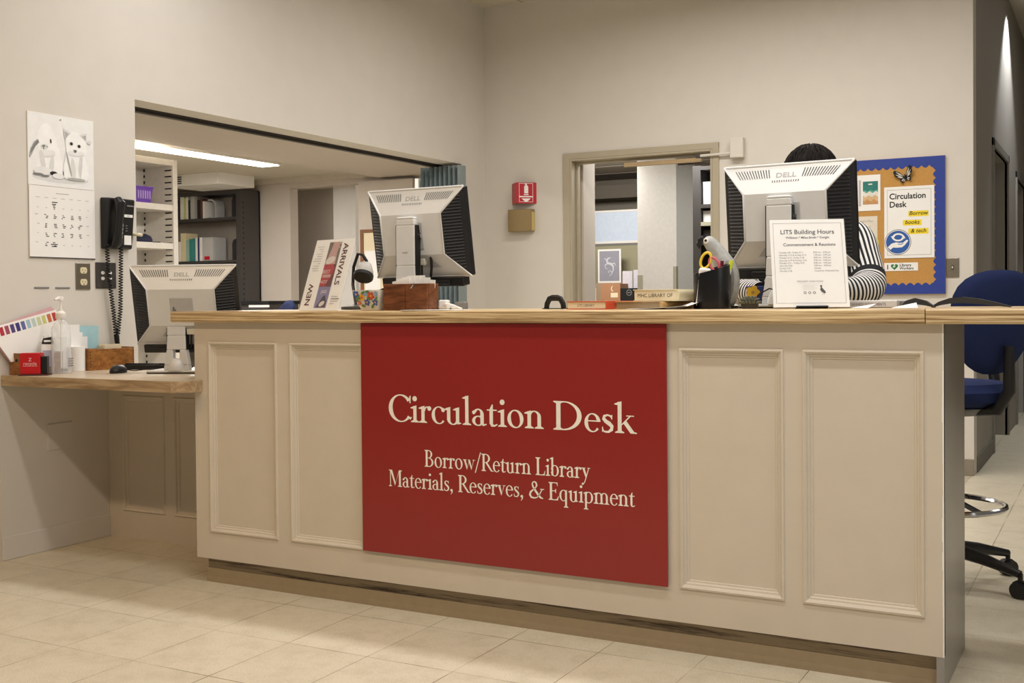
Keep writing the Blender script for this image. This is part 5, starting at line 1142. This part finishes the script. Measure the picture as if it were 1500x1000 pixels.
# ================================================================ work room behind the doorway
pt = thing('cubicle_partition', 'sage green cubicle partition with a glowing white panel on top, behind the doorway', 'partition', (-1.95, 7.55, 0))
MB().box((-.60, -.03, 0), (.70, .03, 1.63)).build('fabric_panel', mat('sage_fabric', (162, 156, 128), .85, var=(90, .06)), pt)
MB().box((-.60, -.032, 1.63), (.70, .032, 1.655)).build('top_rail', mat('rail_grey', (120, 118, 108), .5), pt)
MB().box((-.60, -.012, 1.68), (.70, .012, 1.98)).build('upper_panel', mat('pale_blue_white', (208, 220, 236), .5), pt)
for a, b in (((-.62, -.018, 1.655), (.72, .018, 1.68)), ((-.62, -.018, 1.98), (.72, .018, 2.0)), ((-.62, -.018, 1.68), (-.60, .018, 1.98)), ((.70, -.018, 1.68), (.72, .018, 1.98))): MB().box(a, b).build('panel_frame', WHITE, pt)
cab2 = thing('work_counter', 'low work counter behind the doorway carrying boxes and cards', 'counter', (-1.75, 7.1, 0))
MB().box((-.55, -.32, 0), (.60, .36, .86)).build('counter_body', GREYP, cab2); MB().box((-.57, -.34, .86), (.62, .38, .895)).build('counter_top', mat('dark_top', (110, 98, 84), .5), cab2)
o = thing('seahorse_print', 'framed lilac print of a white swirling figure behind the doorway', 'picture', (-2.062, 7.33, 1.245), FB)
MB().box((0, 0, 0), (.255, .342, .012)).build('frame', WHITE, o)
m = MB(); m.rect(.018, .018, .237, .324, .0124, 0)
P = [(.125,.07),(.150,.085),(.155,.11),(.135,.125),(.115,.115),(.118,.100),(.132,.102)]; m.line2(P, [.004,.007,.008,.008,.006,.005,.003], .0128, 1)
m.line2([(.150,.09),(.172,.13),(.168,.17),(.140,.195),(.110,.20),(.100,.225),(.115,.25),(.145,.255)], [.006,.012,.018,.024,.024,.018,.014,.006], .0129, 1)
m.line2([(.11,.20),(.08,.18),(.085,.15),(.11,.14)], [.014,.009,.006,.004], .013, 1); m.line2([(.15,.19),(.185,.20),(.20,.17)], [.014,.010,.004], .0131, 1); m.line2([(.10,.235),(.075,.25),(.07,.235)], [.01,.006,.004], .0132, 1)
m.build('print', [mat('lilac_grey', (150, 148, 158), .6), mat('pale_swirl', (206, 206, 210), .6)], o)
struct_shelf = tag(MB().box((-2.12, 7.30, .8955), (-1.78, 7.40, 1.244)).build('storage_box', mat('tan_box', (170, 146, 118), .7), None), 'tan box under the framed lilac print behind the doorway', 'box')
o = thing('cardboard_box', 'brown cardboard box with a pale crescent mark behind the doorway', 'box', (-1.845, 6.90, .8955))
MB().box((0, 0, 0), (.205, .22, .335)).build('carton', mat('kraft_card', (168, 122, 88), .7, var=(60, .05)), o, bevel=.002)
m = MB(Matrix(((1,0,0,0),(0,0,-1,-.0008),(0,1,0,0),(0,0,0,1)))); m.disc(.125, .285, .018, .026, 0, 20, 0); m.disc(.133, .287, .016, .022, .0003, 20, 1); m.rect(.105, .20, .18, .245, 0, 0); m.build('print', [PAPER2, mat('kraft_card2', (168, 122, 88), .7)], o)
tag(MB().box((-1.92, 6.80, .8955), (-1.855, 6.81, 1.19)).build('small_card', PAPER2), 'small cream card left of the brown cardboard box', 'card')
o = thing('black_box', 'black box with a pale ring mark right of the brown cardboard box', 'box', (-1.635, 6.90, .8955))
MB().box((0, 0, 0), (.155, .18, .288)).build('carton', MATTE, o, bevel=.002)
m = MB(Matrix(((1,0,0,0),(0,0,-1,-.0008),(0,1,0,0),(0,0,0,1)))); P = [(.088+.026*math.cos(a), .245+.026*math.sin(a)) for a in [2*PI*i/24 for i in range(25)]]; m.line2(P, .006, 0, 0); m.rect(.072, .241, .104, .249, 0, 0); m.build('print', GREY, o)
for i, (lab, x, y, z0, w_, h_) in enumerate((('tall white card standing right of the lilac print', -1.70, 7.10, .8955, .105, .46), ('white card half hidden by the white column, right of the other cards', -1.590, 7.12, .8955, .10, .47))):
    tag(MB().box((x, y, z0), (x+w_, y+.006, z0+h_)).build('white_card', mat('lavender_card_%d' % i, (206, 202, 208), .7)), lab, 'card')
tag(MB().box((-1.70, 7.505, 1.40), (-1.56, 7.512, 1.54)).build('pinned_sheet', PAPER), 'white sheet pinned on the sage partition above the cards', 'paper')
o = thing('steel_rack', 'dark steel rack with boxes right of the white column', 'rack', (.05, 5.48, 0))
for x in (-.385, .38):
    MB().box((x, -.18, 0), (x+.065, .18, 2.125)).build('upright', DGREY, o)
MB().box((-.32, .165, 0), (.38, .18, 2.125)).build('back_panel', mat('rack_back', (66, 60, 58), .7), o)
for z_ in (.2, .7, 1.18, 1.505, 1.65, 1.79, 2.09): MB().box((-.32, -.18, z_), (.38, .165, z_+.03)).build('shelf_board', DGREY if z_ not in (1.65,) else mat('sage_board', (176, 172, 146), .6), o)
for lab, x0_, z_, h_, w_, c in (('white carton on the second highest shelf of the dark rack', -.315, 1.8205, .175, .55, (232, 232, 230)), ('white carton on the sage shelf of the dark rack', -.315, 1.6805, .085, .12, (226, 226, 224)), ('grey tray beside the white carton on the sage shelf', -.18, 1.6805, .05, .3, (160, 164, 168)), ('dark folder stack below the sage shelf of the dark rack', -.315, 1.5355, .08, .5, (52, 48, 48))):
    b = thing('carton', lab, 'box', (.05+x0_, 5.34, z_)); MB().box((0, 0, 0), (w_, .24, h_)).build('carton_body', mat('carton_%d' % int(h_*1000), c, .6), b, bevel=.003); MB().box((-.001, -.001, h_), (w_+.001, .241, h_+.004)).build('lid', mat('carton_lid_%d' % int(h_*1000), tuple(int(k*.95) for k in c), .6), b)

# ================================================================ office chairs
def chair(label, loc, rz, seat_h=.70, arms=True):
    t = thing('office_chair', label, 'chair', loc, (0, 0, rz), 'blue office chairs')
    m = MB(); m.lathe([(.001, seat_h-.035), (.19, seat_h-.03), (.232, seat_h-.005), (.240, seat_h+.03), (.215, seat_h+.058), (.12, seat_h+.066), (.001, seat_h+.066)], 32, sy=1.0); m.build('seat', BLUEF, t, smooth=True)
    m = MB(); m.lathe([(.001, seat_h-.06), (.15, seat_h-.06), (.20, seat_h-.03), (.001, seat_h-.03)], 28); m.build('seat_shell', BLACK, t, smooth=True)
    # egg-shaped padded back, front towards +y
    m = MB(); nu, nv = 28, 12; z0, z1 = seat_h+.095, seat_h+.47; vs = []; fs = []
    for s_ in (0, 1):
        for j in range(nv+1):
            r_ = j/nv
            for i in range(nu):
                a = 2*PI*i/nu; zc = (z0+z1)/2-.0; 
                wd = .215*(1+.20*math.sin(a)); x = wd*r_*math.copysign(abs(math.cos(a))**.8, math.cos(a)); z_ = zc+.188*r_*math.copysign(abs(math.sin(a))**.8, math.sin(a))
                th = .036*math.sqrt(max(0, 1-r_**2.6)); y = -.215-.12*(z_-z0)+.55*x*x+(th if s_ else -th)
                vs.append((x, y, z_))
    N = (nv+1)*nu
    for s_ in (0, 1):
        for j in range(nv):
            for i in range(nu):
                q = (s_*N+j*nu+i, s_*N+j*nu+(i+1) % nu, s_*N+(j+1)*nu+(i+1) % nu, s_*N+(j+1)*nu+i); fs.append(q if s_ == 0 else q[::-1])
    m.add(vs, fs); m.build('backrest', BLUEF, t, smooth=True)
    m = MB(); m.tube([(0, -.10, seat_h-.045), (0, -.24, seat_h-.03), (0, -.285, seat_h+.04), (0, -.285, seat_h+.20)], [.022, .022, .022, .018], 10); m.build('back_bar', BLACK, t, smooth=True)
    m = MB(); m.cyl((0, 0, .12), (0, 0, seat_h-.055), .026, n=18); m.build('gas_column', BLACK, t, smooth=True)
    m = MB(); P = [(.215*math.cos(a), .215*math.sin(a), .295) for a in [2*PI*i/40 for i in range(40)]]; m.tube(P, .011, 8, closed=True); fr_ = m.build('foot_ring', CHROME, t, smooth=True)
    for k in range(3):
        a = 2*PI*k/3+.3; MB().tube([(.024*math.cos(a), .024*math.sin(a), .33), (.21*math.cos(a), .21*math.sin(a), .296)], .010, 8).build('ring_spoke', BLACK, fr_, smooth=True)
    for k in range(5):
        a = 2*PI*k/5+.16-.33; c, s_ = math.cos(a), math.sin(a)
        lg = MB().tube([(.02*c, .02*s_, .135), (.16*c, .16*s_, .115), (.30*c, .30*s_, .085)], [.028, .022, .014], 10).build('leg', BLACK, t, smooth=True)
        px, py = .30*c, .30*s_
        m = MB(); 
        for d_ in (-.014, .014): m.cyl((px-s_*(d_-.009), py+c*(d_-.009), .030), (px-s_*(d_+.009), py+c*(d_+.009), .030), .030, n=20)
        m.cyl((px-s_*.008, py+c*.008, .032), (px+s_*.008, py-c*.008, .032), .033, n=16); m.cyl((px, py, .03), (px, py, .088), .009, n=10); m.build('caster', BLACK, lg, smooth=30)
    if arms:
        for s1 in (-1, 1):
            m = MB(); m.tube([(s1*.17, -.03, seat_h-.04), (s1*.26, -.03, seat_h-.04), (s1*.275, .0, seat_h+.10), (s1*.275, .03, seat_h+.20)], [.016, .018, .018, .016], 10, sy=1.6); am = m.build('arm_post', BLACK, t, smooth=True)
            MB().box((s1*.275-.035, -.11, seat_h+.195), (s1*.275+.035, .14, seat_h+.222)).build('arm_pad', MATTE, am, bevel=.01, segs=3)
    return t
c1 = chair('blue office chair with a chrome foot ring at the right edge of the photo', (2.06, 1.27, 0), math.radians(57))
c2 = copy_thing(c1); c2['label'] = 'blue office chair whose rounded back top shows behind the left end of the counter'; c2.location = (-2.46, 2.58, 0); c2.rotation_euler = (0, 0, 2.5); c2.scale = (.932,)*3
# ================================================================ person behind the right monitor
P0 = Vector((1.62, 1.18, 0))
pe = thing('person', 'person in a black and white striped top bent over behind the right monitor', 'person', P0)
SKIN = mat('skin', (206, 158, 130), .55, var=(30, .05)); HAIR = mat('dark_hair', (30, 24, 21), .75, spec=.15, var=(160, .4, (1, 1, .25)))
DENIM = mat('dark_trousers', (44, 48, 62), .85); SHB = mat('shirt_black', (22, 22, 26), .85); SHW = mat('shirt_white', (226, 224, 220), .85)
def skin_body(name, V, E, material, parent, root=0, sub=2):
    me = bpy.data.meshes.new(name); me.from_pydata([tuple(Vector(v[:3])-P0) for v in V], E, [])
    o = bpy.data.objects.new(name, me); COL.objects.link(o); o.parent = parent; me.materials.append(material)
    import bmesh
    bm = bmesh.new(); bm.from_mesh(me); bm.verts.layers.skin.verify(); bm.to_mesh(me); bm.free()
    sv = me.skin_vertices[0].data
    for i, v in enumerate(V): sv[i].radius = (v[3], v[4] if len(v) > 4 else v[3]); sv[i].use_root = (i == root)
    md = o.modifiers.new('skin', 'SKIN'); md.use_smooth_shade = True; s2 = o.modifiers.new('sub', 'SUBSURF'); s2.levels = s2.render_levels = sub
    return o
V = [(1.64,1.20,.90,.130,.105), (1.655,1.11,1.01,.125,.10), (1.675,.98,1.15,.135,.10), (1.69,.85,1.27,.11,.085), (1.69,.785,1.365,.052), (1.69,.755,1.42,.060), (1.69,.735,1.475,.078), (1.69,.715,1.53,.076), (1.69,.705,1.565,.045)]
E_ = [(i, i+1) for i in range(8)]
def limb(start, pts):
    i0 = start
    for p in pts: V.append(p); E_.append((i0, len(V)-1)); i0 = len(V)-1
    return i0
hands = []
for s1, el, wr, hd in ((1, (1.902,.66,1.112), (1.805,.535,1.082), (1.755,.505,1.078)), (-1, (1.478,.66,1.112), (1.565,.535,1.082), (1.615,.505,1.078))):
    w_i = limb(3, [(1.69+s1*.085,.83,1.28,.058), (1.69+s1*.140,.805,1.265,.052), ((1.69+s1*.140+el[0])/2,.74,1.195,.043), (*el,.036), ((el[0]+wr[0])/2,(el[1]+wr[1])/2,1.097,.032), (*wr,.023), (*hd,.026)])
    hands.append((s1, w_i))
for s1, h_i in hands:
    hx, hy, hz = V[h_i][:3]; d = Vector((-s1*.92, -.38, 0)); q = Vector((-.38*s1, .92, 0)) if s1 > 0 else Vector((.38, .92, 0))
    for k, (off, L_) in enumerate(((-.026, .068), (-.009, .076), (.009, .071), (.026, .056))):
        b = Vector((hx, hy, hz))+d*.030+q*off
        limb(h_i, [(*b,.0095), (*(b+d*L_*.45+Vector((0,0,.006))),.0085), (*(b+d*L_*.8+Vector((0,0,-.004))),.0075), (*(b+d*L_+Vector((0,0,-.014))),.0062)])
    b = Vector((hx, hy, hz))-q*.022; limb(h_i, [(*(b-q*.012+d*.010),.0105), (*(b-q*.022+d*.034),.009), (*(b-q*.020+d*.056+Vector((0,0,-.006))),.0075)])
for s1 in (1, -1):
    limb(0, [(1.62+s1*.095,1.21,.82,.085), (1.58+s1*.11,1.19,.64,.070), (1.555+s1*.11,1.17,.47,.052), (1.555+s1*.11,1.20,.30,.050), (1.555+s1*.11,1.24,.09,.034), (1.555+s1*.11,1.20,.045,.036), (1.56+s1*.115,1.10,.035,.028)])
bd = skin_body('body', V, E_, SKIN, pe)
# face: nose, eyes, mouth, ears under the bowed head
for s1 in (-1, 1):
    MB(Matrix.Translation(-P0)).ell((1.69+s1*.030, .655, 1.490), (.011, .009, .009)).build('eye', WHITE, pe, smooth=True)
    MB(Matrix.Translation(-P0)).ell((1.69+s1*.083, .745, 1.478), (.010, .020, .030)).build('ear', SKIN, pe, smooth=True)
MB(Matrix.Translation(-P0)).tube([(1.69, .652, 1.485), (1.69, .640, 1.460), (1.69, .655, 1.450)], [.008, .013, .010], 10).build('nose', SKIN, pe, smooth=True)
MB(Matrix.Translation(-P0)).tube([(1.668, .668, 1.425), (1.69, .660, 1.425), (1.712, .668, 1.425)], [.003, .006, .003], 8).build('mouth', mat('lips', (170, 96, 90), .5), pe, smooth=True)
# hair cap with combed strands
m = MB(Matrix.Translation(-P0)); hc = Vector((1.694, .742, 1.506)); nu, nv = 56, 18; vs = []; fs = []
for j in range(nv+1):
    el = math.radians(88-j*(118/nv))
    for i in range(nu):
        a = 2*PI*i/nu; lim = 1
        st = 1+.022*math.sin(i*7.1+j*.6)+.014*math.sin(i*13.7)
        e2 = el if not (math.sin(a) < -.25 and el < math.radians(8)) else math.radians(8)
        vs.append((hc.x+.094*st*math.cos(e2)*math.cos(a), hc.y+.108*st*math.cos(e2)*math.sin(a), hc.z+.106*st*math.sin(e2)))
for j in range(nv):
    for i in range(nu): fs.append((j*nu+i, (j+1)*nu+i, (j+1)*nu+(i+1) % nu, j*nu+(i+1) % nu))
fs.append(tuple(range(nu))); m.add(vs, fs)
rh = random.Random(11)
for q in range(420):
    a = rh.uniform(0, 2*PI); e0 = rh.uniform(.25, 1.45); P = []
    for t_ in range(5):
        el = e0-.11*t_; k_ = 1.012+.022*math.sin(t_*.9)*rh.uniform(.3, 1); aa = a+.05*t_*math.sin(q)
        P.append((hc.x+.094*k_*math.cos(el)*math.cos(aa), hc.y+.108*k_*math.cos(el)*math.sin(aa), hc.z+.106*k_*math.sin(el)))
    m.tube(P, [.0010, .0018, .0019, .0015, .0005], 5, caps=False)
m.build('hair', HAIR, pe, smooth=True)
# striped top: body with horizontal stripes, sleeves with lengthwise then crosswise stripes
def cr(P, n):
    out_ = []; P = [Vector(p) for p in P]; Q = [P[0]*2-P[1]]+P+[P[-1]*2-P[-2]]
    for i in range(1, len(Q)-2):
        for k in range(n):
            t_ = k/n; a, b, c, d = Q[i-1], Q[i], Q[i+1], Q[i+2]
            out_.append(.5*((2*b)+(c-a)*t_+(2*a-5*b+4*c-d)*t_*t_+(3*b-a-3*c+d)*t_**3))
    return out_+[P[-1]]
spine = [(1.64,1.20,.88,.170,.135), (1.655,1.10,1.01,.165,.125), (1.675,.98,1.145,.172,.125), (1.69,.87,1.235,.168,.11), (1.69,.83,1.300,.130,.09), (1.69,.80,1.36,.085,.07)]
Pc = cr([s_[:3] for s_ in spine], 11); Wd = cr([(s_[3], s_[4], 0) for s_ in spine], 11); n = 36; vs = []; fs = []; ms_ = []
for p, w_ in zip(Pc, Wd):
    for k in range(n):
        a = 2*PI*k/n; vs.append((p.x-P0.x+w_.x*math.cos(a), p.y-P0.y+w_.y*math.sin(a), p.z+.35*w_.y*math.sin(a)))
for i in range(len(Pc)-1):
    for k in range(n): fs.append((i*n+k, i*n+(k+1) % n, (i+1)*n+(k+1) % n, (i+1)*n+k)); ms_.append((i//1) % 2)
m = MB(); m.add(vs, fs); m.m = ms_; top_ = m.build('striped_top', [SHB, SHW], pe, smooth=True)
for s1 in (1, -1):
    pts = [(1.69+s1*.085,.845,1.285), (1.69+s1*.140,.81,1.268), (1.69+s1*.180,.745,1.198), (1.69+s1*.212,.668,1.115), (1.69+s1*.180,.595,1.098), (1.69+s1*.120,.545,1.092)]
    rad = [.075, .070, .062, .057, .048, .040]; Pc = cr(pts, 14); R_ = [v.x for v in cr([(r_, 0, 0) for r_ in rad], 14)]
    m = MB(Matrix.Translation(-P0)); n = 96; m.tube(Pc, R_, n); mm_ = []
    for i in range(len(Pc)-1):
        for k in range(n): mm_.append((k//2) % 2 if 8 < i < 36 else (0 if i in (36, 37) else i % 2))
    mm_ += [0, 0]; m.m = mm_[:len(m.f)]; m.build('sleeve', [SHB, SHW], top_, smooth=True)
for s1 in (1, -1):
    m = MB(Matrix.Translation(-P0)); m.tube(cr([(1.625+s1*.07,1.215,.93), (1.62+s1*.095,1.21,.82), (1.58+s1*.11,1.19,.64), (1.555+s1*.11,1.17,.47), (1.555+s1*.11,1.20,.28), (1.555+s1*.11,1.235,.09)], 6), [.12]*6+[.112]*6+[.095]*6+[.082]*6+[.076]*7, 20); m.build('trouser_leg', DENIM, pe, smooth=True)
    m = MB(Matrix.Translation(-P0)); m.tube([(1.555+s1*.11,1.285,.040), (1.555+s1*.11,1.24,.052), (1.557+s1*.112,1.16,.044), (1.562+s1*.118,1.06,.028)], [.034, .050, .044, .026], 14, sy=.8); m.build('shoe', BLACK, pe, smooth=True)
